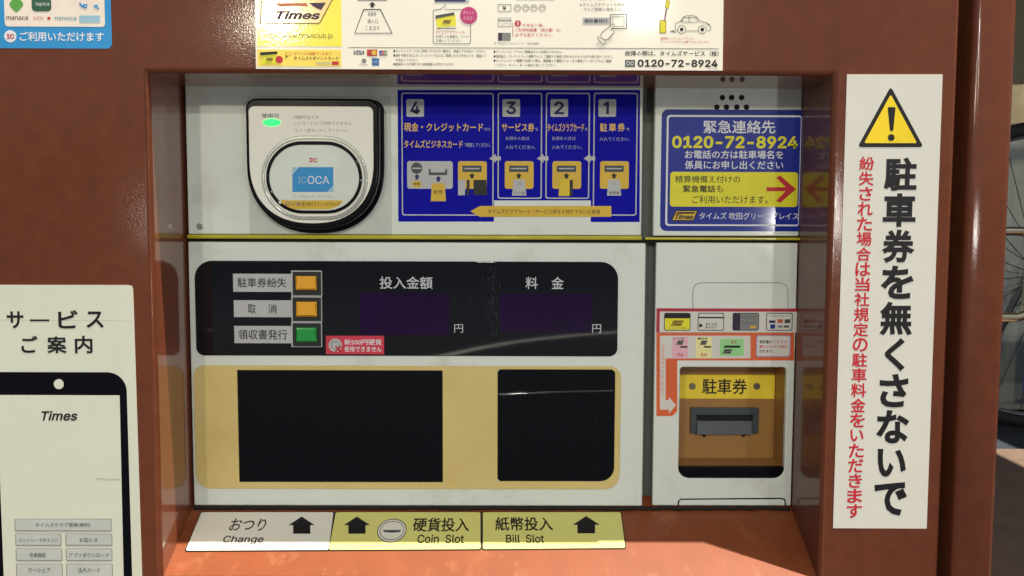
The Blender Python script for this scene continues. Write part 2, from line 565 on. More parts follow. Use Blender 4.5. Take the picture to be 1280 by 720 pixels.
# ---- coin and bill windows in the dull yellow surround
yf = shape('slot_surround', BACK, [rr(BACK, 244, 457, 775, 610.5, {'a': 14, 'd': 20, 'b': 14, 'c': 20}),
                                   rr(BACK, 298.5, 462.5, 553.5, 602, 1), rr(BACK, 622, 461.5, 768, 601, {'a': 1, 'b': 6, 'c': 18, 'd': 1})],
           0.0025, 0.003, YFRAME, mach, bevel=0.0007)
wa = shape('coin_window', BACK, [rr(BACK, 297, 461, 555, 603.5)], 0.0012, 0.001, GLASS, mach)
wb = shape('bill_window', BACK, [rr(BACK, 620.5, 460, 769.5, 602.5, 10)], 0.0012, 0.001, GLASS, mach)
# faint moulded forms behind the dark covers
shape('coin_tray', BACK, [rr(BACK, 330, 500, 410, 556, 4), rr(BACK, 333, 503, 407, 553, 3)], 0.00125, 0.0001, SMOKE, wa)
shape('coin_slot', BACK, [ell(BACK, 462, 520, 18), ell(BACK, 462, 520, 16)], 0.00125, 0.0001, SMOKE, wa)
P = BACK
lip = []
for k in range(13):
    t = k / 12
    x = 623.5 + (766 - 623.5) * t
    y = 493 - 5 * t - 1.2 * math.sin(math.pi * t)
    a, b = P.at(x, y)
    lip.append(tuple(P.world(a, b, 0.0022)))
tube('bill_lip', lip, 0.0012, mat('lip_gloss', (12, 12, 16), 0.08, 0.9, 0.6, 0.05), wb)
shape('bill_slot', BACK, [rr(BACK, 642, 512, 746, 590, 6), rr(BACK, 645, 515, 743, 587, 5)], 0.00125, 0.0001, SMOKE, wb)

# ---- recessed ticket slot
SB = vplane(D + 0.040)
zl, zt = BACK.at(915, 585)[1], BACK.at(915, 459)[1]
sxl, sxr = BACK.at(849, 525)[0], BACK.at(982, 525)[0]
y0, y1 = D + 0.0082, D + 0.04
ts = mesh_from('ticket_slot', [(sxl, y0, zt), (sxr, y0, zt), (sxr, y0, zl), (sxl, y0, zl), (sxl, y1, zt), (sxr, y1, zt), (sxr, y1, zl), (sxl, y1, zl)],
               [(0, 1, 5, 4), (1, 2, 6, 5), (2, 3, 7, 6), (3, 0, 4, 7), (4, 5, 6, 7)], SLOTBR, mach)
shape('lower_lip', BACK, [rr(BACK, 850, 585, 981, 597, {'c': 13, 'd': 13})], -0.0012, 0.006, BLACKP, ts, bevel=0.0005)
lab = shape('name_plate', SB, [rr(SB, 840, 468, 968, 498)], 0.0012, 0.001, mat('ticket_yellow', (240, 214, 60), 0.45, 0.3), ts)
text('駐車券', (877.5, 473, 933.5, 492.5), SB, 0.0012 + INKLIFT, INK, lab, 0.014)
for x in (865, 945.5):
    shape('screw', SB, [ell(SB, x, 482.5, 4.2, n=24)], 0.0022, 0.002, SCREW, lab, bevel=0.0005)
sl = shape('slot_mouth', SB, [rr(SB, 862.5, 509, 947, 541, 1), rr(SB, 870, 518, 940, 525)], 0.004, 0.004, SLOTGR, ts, bevel=0.0006)
shape('slot_gap', SB, [rr(SB, 868, 516, 942, 527)], 0.0012, 0.0008, RUBBER, sl)
a0 = SB.at(871, 525); a1 = SB.at(938, 525); b0 = SB.at(869, 540.5); b1 = SB.at(937, 540.5)
mesh_from('slot_tongue', [SB.world(*a0, .0045), SB.world(*a1, .0045), SB.world(*b1, .009), SB.world(*b0, .009),
                          SB.world(*a0, .0041), SB.world(*a1, .0041), SB.world(b1[0], b1[1] - .001, .004), SB.world(b0[0], b0[1] - .001, .004)],
          [(0, 1, 2, 3), (4, 5, 6, 7), (0, 3, 7, 4), (1, 2, 6, 5), (2, 3, 7, 6), (0, 1, 5, 4)], SLOTGR, sl)
for x in (880, 929):
    shape('screw', SB, [ell(SB, x, 544, 2.2, n=16)], 0.001, 0.001, RUBBER, ts)

# ---- contactless card reader
RF = vplane(D - 0.022)


def shield(pl, x0, y0, x1, yc, rb, r0, seg=10):
    """flat top with rounded corners, round belly"""
    L = pl.at(x0, yc)[0]; Rr = pl.at(x1, yc)[0]; T = pl.at((x0 + x1) / 2, y0)[1]; C = pl.at((x0 + x1) / 2, yc)[1]
    q = r0 * pl.px; out = []
    for (ox, oy, a0) in ((L + q, T - q, 180), (Rr - q, T - q, 90)):
        for k in range(seg + 1):
            a = R(a0 - 90 * k / seg); out.append((ox + q * math.cos(a), oy + q * math.sin(a)))
    cx = (L + Rr) / 2; hw = (Rr - L) / 2; hb = rb * pl.px
    for k in range(0, 33):
        a = math.pi * k / 32
        e = 0.86
        ca, sa = math.cos(a), math.sin(a)
        out.append((cx + hw * math.copysign(abs(ca) ** e, ca), C - hb * abs(sa) ** e))
    return out


shape('reader_base', BACK, [rr(BACK, 311, 120, 489, 292, 2)], 0.001, 0.001, ACRYL, mach)
rd = shape('card_reader', RF, [shield(RF, 308, 123, 474, 205, 81, 13)], 0, 0.021, BLACKP, mach, bevel=0.002)
shape('reader_flange', BACK, [shield(BACK, 313, 125, 481, 206, 85, 14)], 0.004, 0.004, BLACKP, mach, bevel=0.001)
shape('face_plate', RF, [shield(RF, 312, 133, 467, 202, 76.5, 7)], 0.0008, 0.0015, FACE, rd, bevel=0.0004)


def stadium(pl, x0, y0, x1, y1, n=24):
    L = pl.at(x0, (y0 + y1) / 2)[0]; Rr = pl.at(x1, (y0 + y1) / 2)[0]
    T = pl.at((x0 + x1) / 2, y0)[1]; B = pl.at((x0 + x1) / 2, y1)[1]
    q = (T - B) / 2; cy = (T + B) / 2; out = []
    for k in range(n + 1):
        a = R(90 - 180 * k / n); out.append((Rr - q + q * math.cos(a), cy + q * math.sin(a)))
    for k in range(n + 1):
        a = R(270 - 180 * k / n); out.append((L + q + q * math.cos(a), cy + q * math.sin(a)))
    return out


shape('silver_ring', RF, [stadium(RF, 327.5, 170, 460, 275), stadium(RF, 331, 174, 456, 271)], 0.0022, 0.002, SILVER, rd, bevel=0.0006)
shape('inner_ring', RF, [stadium(RF, 331.5, 174.5, 455.5, 270.5), stadium(RF, 333, 176.5, 454, 268.5)], 0.0018, 0.0012, FACE, rd)
shape('black_ring', RF, [stadium(RF, 333.2, 177, 453.2, 267), stadium(RF, 337.3, 181.3, 449.3, 263)], 0.0030, 0.0026, BLACKG, rd, bevel=0.001)
pad = shape('touch_pad', RF, [stadium(RF, 337, 181, 449, 263)], 0.0016, 0.001, PAD, rd)
PLF = 0.0016
bc = shape('card_picture', RF, [poly(RF, [(374, 209), (417, 209), (417, 240), (366, 240), (366, 218)])], PLF + INKLIFT, 0.0001, SKYB, pad)
shape('card_corner', RF, [poly(RF, [(366, 209), (373, 209), (366, 216.5)])], PLF + INKLIFT, 0.0001, PALEB, pad)
shape('card_corner', RF, [poly(RF, [(417, 232), (417, 240), (409, 240)])], PLF + 2 * INKLIFT, 0.00008, PALEB, pad)
text('OCA', (385, 220, 412, 230), RF, PLF + 2 * INKLIFT, INKW, pad, 0.004)
text('IC', (373, 221, 383, 229), RF, PLF + 2 * INKLIFT, PALEB, pad)
text('IC', (387, 197.5, 397.5, 203), RF, PLF + INKLIFT, INKR, pad, 0.03)
text('カードをタッチしてください', (367, 243.5, 417, 248), RF, PLF + INKLIFT, INKG, pad)
ys = shape('touch_notice', RF, [poly(RF, [(352, 249), (358, 250.5), (428, 250.5), (429, 253), (422, 258), (412, 261.5), (361, 261.5), (353, 255)])], PLF + 2 * INKLIFT, 0.0002, OCHRE, pad)
text('反応しない場合', (357, 252.5, 377, 257.5), RF, PLF + 3 * INKLIFT, BLUE2, ys)
text('音が鳴るまでしっかりタッチ', (378, 252.5, 425, 258), RF, PLF + 3 * INKLIFT, INK, ys)
FLF = 0.0008 + INKLIFT
text('使用可', (327.5, 142, 349, 147.5), RF, FLF, DGREEN, rd, 0.01)
shape('indicator_lamp', RF, [ell(RF, 340, 153.3, 11, 4.5)], 0.0014, 0.0012, LED, rd, bevel=0.0003)
text('残額不足です', (367.5, 144.5, 399, 149), RF, FLF, INKG, rd)
text('このカードはご利用できません', (367.5, 152, 440, 156.5), RF, FLF, INKG, rd)
text('もう一度タッチしてください', (369, 161, 435, 165.5), RF, FLF, INKG, rd)

# ------------------------------------------------------------------ stickers and signs
def arrow_left(pl, x0, y0, x1, y1):
    h = (y1 - y0); cy = (y0 + y1) / 2; xm = x0 + h * 0.75
    return poly(pl, [(x0, cy), (xm, y0), (xm, y0 + h * .27), (x1, y0 + h * .27), (x1, y1 - h * .27), (xm, y1 - h * .27), (xm, y1)])


def arrow_up(pl, x0, y0, x1, y1, stem=0.62, head=0.5):
    cx = (x0 + x1) / 2; w = (x1 - x0) * stem / 2; ym = y0 + (y1 - y0) * head
    return poly(pl, [(cx, y0), (x1, ym), (cx + w, ym), (cx + w, y1), (cx - w, y1), (cx - w, ym), (x0, ym)])


def badge(pl, x0, y0, x1, y1, lift, parent, base=OCHRE, ink=INK):
    """small slanted trade mark plate"""
    s = (y1 - y0) * 0.45
    b = shape('badge', pl, [poly(pl, [(x0 + s, y0), (x1, y0), (x1 - s, y1), (x0, y1)])], lift, 0.0001, ink, parent)
    i = (y1 - y0) * 0.08
    shape('badge_face', pl, [poly(pl, [(x0 + s + i, y0 + i), (x1 - 2 * i, y0 + i), (x1 - s - i, y1 - i), (x0 + 2 * i, y1 - i)])], lift + 0.00008, 0.00008, base, b)
    shape('badge_stripe', pl, [poly(pl, [(x0 + s + 2 * i, y0 + 2 * i), (x1 - 4 * i, y0 + 2 * i), (x1 - 4 * i - s * .3, y0 + (y1 - y0) * .33), (x0 + s, y0 + (y1 - y0) * .33)])], lift + 0.00016, 0.00006, ink, b)
    text('Times', (x0 + s * .9, y0 + (y1 - y0) * .38, x1 - s * 1.1, y1 - (y1 - y0) * .14), pl, lift + 0.00018, ink, b, 0.03, shear=0.3)
    return b


# ---- four step guide on the upper panel
st = thing('step_guide_sticker', BACK.world(*BACK.at(650, 277), 0), 'deep blue four-step instruction sticker numbered 4 3 2 1 on the upper white panel', 'sticker')
T0 = 0.0003
TOPY = 112.5
shape('blue_sheet', BACK, [poly(BACK, [(497, TOPY), (800, TOPY), (799.5, 277.5), (738.5, 277.5), (738.5, 250.5), (617.5, 250.5), (617.5, 277), (498, 277)])], T0, 0.0003, BLUE, st)
L1 = T0 + INKLIFT
fw = 1.5
for (x0, x1, yb) in ((502, 617, 269.5), (622, 677.5, 248.5), (682, 737, 248.5), (741.5, 796.5, 269.5)):
    shape('frame_line', BACK, [rr(BACK, x0, 116, x1, yb, 3), rr(BACK, x0 + fw, 116 + fw, x1 - fw, yb - fw, 2.4)], L1, 0.0001, GREY, st)
for (n_, x) in (('4', 508), ('3', 628), ('2', 688), ('1', 748)):
    p = shape('number_box', BACK, [rr(BACK, x, 124, x + 22, 146, 2)], L1, 0.0001, GREY, st)
    w = 6.2
    if n_ == '1':
        shape('digit', BACK, [poly(BACK, [(758.3, 127), (761.2, 127), (761.2, 143), (757.7, 143), (757.7, 131.6), (754.4, 132.6), (754.4, 130)])], L1 + INKLIFT, 0.0001, INKB, p)
        continue
    text(n_, (x + 11 - w, 127, x + 11 + w * .95, 143), BACK, L1 + INKLIFT, INKB, p, 0.004 if n_ == '1' else 0.022)
text('現金・クレジットカード', (505, 153.5, 604, 164.5), BACK, L1, GOLDTX, st, 0.015)
text('または', (605.5, 159.5, 613, 163.5), BACK, L1, GREY, st)
text('タイムズビジネスカード', (505, 175, 578.5, 185), BACK, L1, GOLDTX, st, 0.015)
text('で精算してください。', (580, 178.5, 613.5, 184), BACK, L1, GREY, st)
text('サービス券', (627, 154, 668, 164.5), BACK, L1, GOLDTX, st, 0.015)
text('を', (669, 159.5, 673, 163.5), BACK, L1, GREY, st)
text('タイムズクラブカード', (684, 154, 730, 164.5), BACK, L1, GOLDTX, st, 0.015)
text('を', (731, 159.5, 734.5, 163.5), BACK, L1, GREY, st)
text('駐', (750, 154, 759, 164.5), BACK, L1, GOLDTX, st, 0.015)
text('車', (761, 154, 770, 164.5), BACK, L1, GOLDTX, st, 0.015)
text('券', (772, 154, 781, 164.5), BACK, L1, GOLDTX, st, 0.015)
text('を', (783, 159.5, 787, 163.5), BACK, L1, GREY, st)
for x in (632, 690):
    text('お持ちの方は', (x, 170.5, x + 29.5, 175.5), BACK, L1, GREY, st)
    text('入れてください。', (x, 181.5, x + 37.5, 186.5), BACK, L1, GREY, st)
text('入れてください。', (749.5, 171.5, 787, 176.5), BACK, L1, GREY, st)
for x in (611.5, 671, 729.5):
    shape('printed_arrow', BACK, [arrow_left(BACK, x, 192.5, x + 14.5, 203.5)], L1 + INKLIFT, 0.0001, GREY, st)
# pictures of the slots
pn = shape('slot_picture', BACK, [rr(BACK, 509, 201.5, 566, 236, 3)], L1, 0.0001, GREY, st)
q = L1 + INKLIFT
shape('coin_mouth', BACK, [ell(BACK, 521, 210.3, 7)], q, 0.0001, DGREY, pn)
shape('coin_gap', BACK, [rr(BACK, 515.5, 209.5, 526.5, 211.3)], q + INKLIFT, 0.0001, GREY, pn)
shape('printed_arrow', BACK, [arrow_up(BACK, 517.5, 217.5, 525, 224.5, .5)], q, 0.0001, INKB, pn)
shape('coin', BACK, [ell(BACK, 521, 230, 6, 4.5)], q, 0.0001, OCHRE, pn)
text('硬貨', (517, 228, 525, 232), BACK, q + INKLIFT, INK, pn)
shape('bill_mouth', BACK, [poly(BACK, [(536, 211.5), (538.5, 211.5), (538.5, 215.5), (556.5, 215.5), (556.5, 211.5), (559, 211.5), (559, 219), (536, 219)])], q, 0.0001, DGREY, pn)
shape('printed_arrow', BACK, [arrow_up(BACK, 544, 220, 552, 227, .5)], q, 0.0001, INKB, pn)
b = shape('bill', BACK, [poly(BACK, [(540, 229), (556, 229), (557.5, 251.5), (538.5, 251.5)])], q, 0.0001, INKY if False else OCHRE, pn)
text('紙幣', (542, 237.5, 553.5, 242.5), BACK, q + INKLIFT, INK, b)
for i, x in enumerate((572.5, 631, 690.5, 750)):
    pn = shape('slot_picture', BACK, [rr(BACK, x, 201.5, x + 36, 236, 3)], L1, 0.0001, OCHRE, st)
    shape('card_mouth', BACK, [rr(BACK, x + 5.5, 207, x + 29.5, 215)], q, 0.0001, DGREY, pn)
    shape('card_gap', BACK, [rr(BACK, x + 8, 210, x + 27, 211.5)], q + INKLIFT, 0.0001, GREY, pn)
    shape('printed_arrow', BACK, [arrow_up(BACK, x + 13.5, 216.5, x + 21.5, 223, .5)], q, 0.0001, INK, pn)
    if i == 0:
        shape('card', BACK, [poly(BACK, [(573, 225), (582, 225), (581, 244), (572.5, 244)])], q, 0.0001, GREY, pn)
        shape('card_stripe', BACK, [poly(BACK, [(583.5, 225), (587, 225), (586.5, 244), (583, 244)])], q, 0.0001, INK, pn)
        shape('card', BACK, [poly(BACK, [(592, 225), (608, 225), (609, 244), (592, 244)])], q, 0.0001, DARK, pn)
    elif i == 2:
        shape('card', BACK, [poly(BACK, [(700, 225), (714, 225), (714, 245), (698, 245)])], q, 0.0001, mat('card_yellow', (220, 190, 40), 0.4, 0.3), pn)
        shape('card_stripe', BACK, [poly(BACK, [(712, 225), (716, 225), (716, 245), (712, 245)])], q + INKLIFT, 0.0001, INK, pn)
    else:
        dx = 0 if i == 1 else 118.5
        c_ = shape('ticket', BACK, [poly(BACK, [(642 + dx, 224.5), (656 + dx, 224.5), (658 + dx, 244.5), (640 + dx, 244.5)])], q, 0.0001, GREY, pn)
        text('駐車券' if i == 3 else 'サービス券', (643 + dx, 239, 656 + dx, 243), BACK, q + INKLIFT, INK, c_)
        text('△', (646 + dx, 227, 652 + dx, 231), BACK, q + INKLIFT, INKG, c_)
ar = shape('yellow_arrow', BACK, [poly(BACK, [(588, 264), (601, 257), (601, 257.5), (764, 257.5), (764, 271), (601, 271), (601, 271.8)])], L1 + 2 * INKLIFT, 0.0003, OCHRE, st)
text('タイムズクラブカード・サービス券をお持ちでないお客様', (610, 261.5, 750, 267.5), BACK, L1 + 3 * INKLIFT, INK, ar)

# ---- emergency contact sticker
em = thing('emergency_contact_sticker', BACK.world(*BACK.at(912, 289), 0), 'blue emergency contact sticker with yellow phone number and red arrow below the speaker holes', 'sticker')
shape('blue_sheet', BACK, [rr(BACK, 826, 137, 1001, 289, {'a': 8, 'd': 8, 'b': 3, 'c': 3})], T0, 0.0003, BLUE2, em)
shape('frame_line', BACK, [rr(BACK, 832.5, 144, 1000, 282.5, {'a': 4, 'd': 4, 'b': 3, 'c': 3}), rr(BACK, 834.8, 146.3, 999.3, 280.5, {'a': 3, 'd': 3, 'b': 2, 'c': 2})], L1, 0.0001, INKW, em)
text('緊急連絡先', (879, 150.5, 969, 167), BACK, L1, INKW, em, 0.012)
text('0120-72-8924', (840, 170, 997, 185.5), BACK, L1, INKY, em, 0.03)
text('お電話の方は駐車場名を', (856, 188, 979, 198.5), BACK, L1, INKW, em, 0.012)
text('係員にお申し出ください', (856, 201, 979, 211.5), BACK, L1, INKW, em, 0.012)
yb = shape('yellow_box', BACK, [rr(BACK, 837.5, 215, 997, 258.5, 4)], L1, 0.0001, INKY, em)
text('精算機備え付けの', (844, 219.5, 925, 228.5), BACK, L1 + INKLIFT, INK, yb, 0.004)
text('緊急電話', (853.5, 231.5, 894, 240.5), BACK, L1 + INKLIFT, INK, yb, 0.018)
text('も', (895.5, 231.5, 904, 240.5), BACK, L1 + INKLIFT, INK, yb, 0.004)
text('ご利用いただけます。', (865, 244.5, 959.5, 254.5), BACK, L1 + INKLIFT, INK, yb, 0.004)
shape('red_arrow', BACK, [poly(BACK, [(958, 234), (982, 234), (970, 222), (975, 219.5), (995, 236.5), (975, 253.5), (970, 251), (982, 239), (958, 239)])], L1 + INKLIFT, 0.0001, INKR, yb)
badge(BACK, 838.5, 263, 873, 276, L1 + 0.00002, em)
text('タイムズ 吹田グリーンプレイス', (874, 265.5, 998, 274.5), BACK, L1, INKW, em, 0.006)

# ---- ticket and card guide, red and orange, on the right-hand panel
tg = thing('card_guide_sticker', BACK.world(*BACK.at(908, 520), 0), 'red and orange framed sticker picturing cards and tickets, its tail pointing to the ticket slot', 'sticker')
shape('red_sheet', BACK, [rr(BACK, 820.5, 385.5, 996, 416)], T0, 0.0003, REDP, tg)
shape('white_field', BACK, [rr(BACK, 824.5, 389.5, 995.5, 415.5)], L1, 0.0001, STICKER, tg)
shape('orange_sheet', BACK, [poly(BACK, [(820.5, 416.2), (992.5, 416.2), (992.5, 450.5), (846.5, 450.5), (846.5, 514), (840, 520), (820.5, 520)])], T0, 0.0003, ORANGE, tg)
shape('white_field', BACK, [poly(BACK, [(824.8, 419.5), (938, 419.5), (938, 448), (832, 448), (832, 500), (836, 500), (836, 496), (845, 506.5), (836, 517), (836, 512), (824.8, 512)])], L1, 0.0001, STICKER, tg)
text('こちらのカードもこちらへ', (826, 430, 830.5, 494), BACK, L1 + INKLIFT, ORANGE, tg, vertical=True)


def mini_card(x0, body, name='card_picture'):
    o = shape(name, BACK, [rr(BACK, x0, 391, x0 + 33, 413.3, 2.5)], L1 + INKLIFT, 0.0001, DGREY, tg)
    shape('card_face', BACK, [rr(BACK, x0 + 1, 392, x0 + 32, 412.3, 2)], L1 + 2 * INKLIFT, 0.0001, body, o)
    return o


q = L1 + 3 * INKLIFT
c = mini_card(830, INKY)
shape('card_band', BACK, [rr(BACK, 830.3, 391.3, 862.7, 397.8, {'a': 2, 'b': 2})], q, 0.0001, INK, c)
badge(BACK, 838.5, 400.5, 854.5, 407.3, q, c, base=OCHRE)
text('POINT CARD', (835, 409, 858, 411.2), BACK, q, INKG, c)
c = mini_card(872, STICKER)
shape('card_band', BACK, [rr(BACK, 872.5, 396, 904.5, 397.8)], q, 0.0001, INK, c)
shape('printed_arrow', BACK, [[(-x_ + 2 * BACK.at(877, 400)[0], y_) for (x_, y_) in arrow_left(BACK, 875, 403.8, 880, 409.8)]], q, 0.0001, INK, c)
text('タイムズ', (881.5, 403, 896, 407), BACK, q, INK, c, 0.02)
text('チケット', (881.5, 407.5, 895, 411.3), BACK, q, INK, c, 0.02)
c = mini_card(915.5, MIDGREY)
shape('card_band', BACK, [rr(BACK, 915.8, 391.3, 925, 413, {'a': 2, 'd': 2})], q, 0.0001, mat('plum_ink', (46, 36, 58), 0.5, 0.3), c)
text('BUSINESS CARD', (927, 395, 945, 397), BACK, q, DGREY, c)
shape('card_mark', BACK, [rr(BACK, 937.5, 407, 944.5, 410)], q, 0.0001, OCHRE, c)
shape('card_line', BACK, [rr(BACK, 927, 403, 944, 403.7)], q, 0.0001, DGREY, c)
c = mini_card(957.5, STICKER)
text('クレジットカード', (962, 393.3, 986, 396.2), BACK, q, INK, c)
for (x, y, w, h, m) in ((961, 400.5, 8, 3, INKB), (971.5, 399, 7, 4.5, mat('brick_ink', (190, 90, 60), 0.5, 0.3)), (980.5, 399, 7, 4.8, DGREY), (962.5, 405.3, 6, 5.5, BLUE2)):
    shape('card_mark', BACK, [rr(BACK, x, y, x + w, y + h)], q, 0.0001, m, c)
text('各種', (971.5, 406.5, 986, 409.5), BACK, q, INK, c, 0.02)
q = L1 + INKLIFT
for (x, m, t) in ((840, PINK, 'サービス券'), (869.5, PALEY, '優待券')):
    p = shape('ticket_picture', BACK, [rr(BACK, x, 421.3, x + 20, 447.3)], q, 0.0001, m, tg)
    text(t, (x + 2, 421.8, x + 15, 424.6), BACK, q + INKLIFT, INK, p, 0.01)
    badge(BACK, x + 5, 425.5, x + 15, 431, q + INKLIFT, p, base=MIDGREY)
    shape('ticket_band', BACK, [rr(BACK, x + 10, 432.5, x + 19, 434.5)], q + INKLIFT, 0.0001, INK, p)
    text('見本', (x + 6, 441.3, x + 14, 445.5), BACK, q + INKLIFT, INKR, p, 0.01)
p = shape('ticket_picture', BACK, [rr(BACK, 900, 423.5, 929.5, 444.5)], q, 0.0001, PALEG, tg)
text('見本', (913, 425.5, 921, 429.5), BACK, q + INKLIFT, INKR, p, 0.01)
shape('ticket_band', BACK, [poly(BACK, [(906, 431.8), (925, 431.8), (925, 434.6), (904, 434.6)])], q + INKLIFT, 0.0001, INK, p)
badge(BACK, 903, 436.3, 915.5, 442, q + INKLIFT, p, base=MIDGREY)
p = shape('notice_box', BACK, [rr(BACK, 945, 419, 988, 446, 3)], q, 0.0001, mat('lilac_line', (160, 150, 190), 0.5, 0.3), tg)
shape('notice_face', BACK, [rr(BACK, 946.2, 420.2, 986.8, 444.8, 2.4)], q + INKLIFT, 0.0001, STICKER, p)
q2 = q + 2 * INKLIFT
text('領収書は', (949, 425, 965, 429.3), BACK, q2, INK, p, 0.015)
text('こちらの', (967, 425, 984, 429.3), BACK, q2, INKR, p, 0.01)
text('挿入口からは発行', (949, 431, 984, 435.2), BACK, q2, INKR, p, 0.01)
text('されます。', (949, 437, 967, 441), BACK, q2, INK, p, 0.015)

# ---- 500 yen notice on the display
cn = thing('coin_notice_sticker', BACK.world(*BACK.at(444, 442), 0.003), 'small red sticker about new 500 yen coins at the foot of the black display', 'sticker')
cs = DL + 0.0003
shape('red_sheet', BACK, [rr(BACK, 408, 419.3, 480.5, 442.3)], cs, 0.00028, mat('red_print', (206, 60, 78), 0.4, 0.3), cn)
shape('coin_picture', BACK, [ell(BACK, 419.8, 431, 8.3)], cs + INKLIFT, 0.0001, GREY, cn)
shape('coin_picture', BACK, [ell(BACK, 419.8, 431, 5.5), ell(BACK, 419.8, 431, 4.6)], cs + 2 * INKLIFT, 0.0001, MIDGREY, cn)
stroke('cross_mark', BACK, [[(420, 432), (427, 439)], [(427, 432), (420, 439)]], 1.8, cs + 2 * INKLIFT, INKR, cn)
text('新500円硬貨', (431, 423.5, 477.5, 430.8), BACK, cs + INKLIFT, INKW, cn, 0.012)
text('使用できません', (431, 432.3, 477.5, 439.5), BACK, cs + INKLIFT, INKW, cn, 0.012)

# ---- vertical warning sign on the right
ws = thing('warning_sign', FRONT.world(*FRONT.at(1100, 660), 0), 'tall white warning sign with yellow warning triangle and vertical black and red lettering', 'sign')
TW = 0.0006
shape('white_sheet', FRONT, [poly(FRONT, [(1058.5, 93), (1178, 93), (1158, 660.5), (1041, 660)])], TW, 0.0006, STICKER, ws)
tri = []
A, B_, C_ = FRONT.at(1113, 108), FRONT.at(1154, 184), FRONT.at(1071.5, 184)


def round_poly(pts, r, seg=5):
    out = []
    n = len(pts)
    for i in range(n):
        p = Vector(pts[i]); a = (Vector(pts[i - 1]) - p).normalized(); b = (Vector(pts[(i + 1) % n]) - p).normalized()
        for k in range(seg + 1):
            t = k / seg
            p0 = p + a * r; p1 = p + b * r
            out.append(tuple((1 - t) ** 2 * p0 + 2 * t * (1 - t) * p + t * t * p1))
    return out


def inset_tri(pts, f):
    c = sum((Vector(p) for p in pts), Vector((0, 0))) / 3
    return [tuple(c + (Vector(p) - c) * f) for p in pts]


tb = shape('warning_triangle', FRONT, [round_poly([A, B_, C_], 0.004)], TW + INKLIFT, 0.0001, INK, ws)
shape('triangle_face', FRONT, [round_poly(inset_tri([A, B_, C_], 0.80), 0.002)], TW + 2 * INKLIFT, 0.0001, mat('warning_yellow', (240, 208, 30), 0.4, 0.3), tb)
shape('exclamation_mark', FRONT, [round_poly([FRONT.at(1109, 134), FRONT.at(1119, 134), FRONT.at(1116, 164), FRONT.at(1112, 164)], 0.0016)], TW + 3 * INKLIFT, 0.0001, INK, tb)
shape('exclamation_mark', FRONT, [ell(FRONT, 1113.5, 172, 4.2)], TW + 3 * INKLIFT, 0.0001, INK, tb)


def vtext(s, xa, ya, xb, yb, w, pl, lift, m, parent, bold):
    """one character below another from (xa,ya) to (xb,yb)"""
    n = len(s); h = (yb - ya) / n
    for i, ch in enumerate(s):
        t = (i + .5) / n
        cx = xa + (xb - xa) * t; cy = ya + (yb - ya) * t
        kw = w; kh = h * 0.93
        if ch == 'く': kw = w * 0.62
        if ch in 'さきい': kw = w * 0.88
        if ch == 'い': kh = h * 0.78
        text(ch, (cx - kw / 2, cy - kh / 2, cx + kw / 2, cy + kh / 2), pl, lift, m, parent, bold)


vtext('駐車券を無くさないで', 1126, 195, 1112, 646, 41, FRONT, TW + INKLIFT, INK, ws, 0.036)
vtext('紛失された場合は当社規定の駐車料金をいただきます', 1083.5, 195, 1067, 648, 19, FRONT, TW + INKLIFT, INKR, ws, 0.022)

# ---- blue transit card sticker top left
ic = thing('transit_card_sticker', FRONT.world(*FRONT.at(60, 61), 0), 'blue rounded sticker with transit card marks in the top left corner of the brown front', 'sticker')
shape('blue_sheet', FRONT, [rr(FRONT, -40, -90, 138, 60.5, 6)], 0.0005, 0.0005, SKYB, ic)
q = 0.0005 + INKLIFT
shape('white_field', FRONT, [rr(FRONT, 4.5, -80, 130, 33.5, 4)], q, 0.0001, mat('blush_white', (236, 222, 206), 0.45, 0.3), ic)
q2 = q + INKLIFT
shape('green_mark', FRONT, [round_poly([FRONT.at(21, -6), FRONT.at(31, 5.5), FRONT.at(21, 17), FRONT.at(11, 5.5)], 0.003)], q2, 0.0001, GREEN, ic)
shape('green_mark', FRONT, [rr(FRONT, 40, -6, 64.5, 14.5, 5)], q2, 0.0001, DGREEN, ic)
text('tapica', (45, 2.5, 62, 8.5), FRONT, q2 + INKLIFT, INKW, ic)
text('manaca', (8.5, 20.5, 35.5, 25), FRONT, q2, mat('brown_ink', (96, 60, 44), 0.5, 0.3), ic, 0.01)
text('SUGOCA', (42, 20.5, 55, 25), FRONT, q2, mat('rose_ink', (196, 110, 120), 0.5, 0.3), ic)
shape('red_mark', FRONT, [ell(FRONT, 61.5, 23, 2)], q2, 0.0001, INKR, ic)
text('nimoca', (69, 20, 96, 25.5), FRONT, q2, mat('teal_ink', (90, 150, 170), 0.5, 0.3), ic, 0.01)
shape('pale_mark', FRONT, [rr(FRONT, 99.5, 19.5, 125.5, 28.5)], q2, 0.0001, PALEB, ic)
stroke('blue_mark', FRONT, [[(100, 4), (103, 8), (108, 10), (109, 6), (105, 6), (105, 10)], [(119, 10), (119, 7), (122, 7), (122, 10), (124, 11)]], 2.4, q2, SKYB, ic)
shape('white_disc', FRONT, [ell(FRONT, 13.3, 45.5, 7.6)], q, 0.0001, INKW, ic)
text('IC', (9, 42.7, 18.5, 48.7), FRONT, q2, INKR, ic, 0.03)
text('ご利用いただけます', (25, 40, 130, 52), FRONT, q, INKW, ic, 0.016)

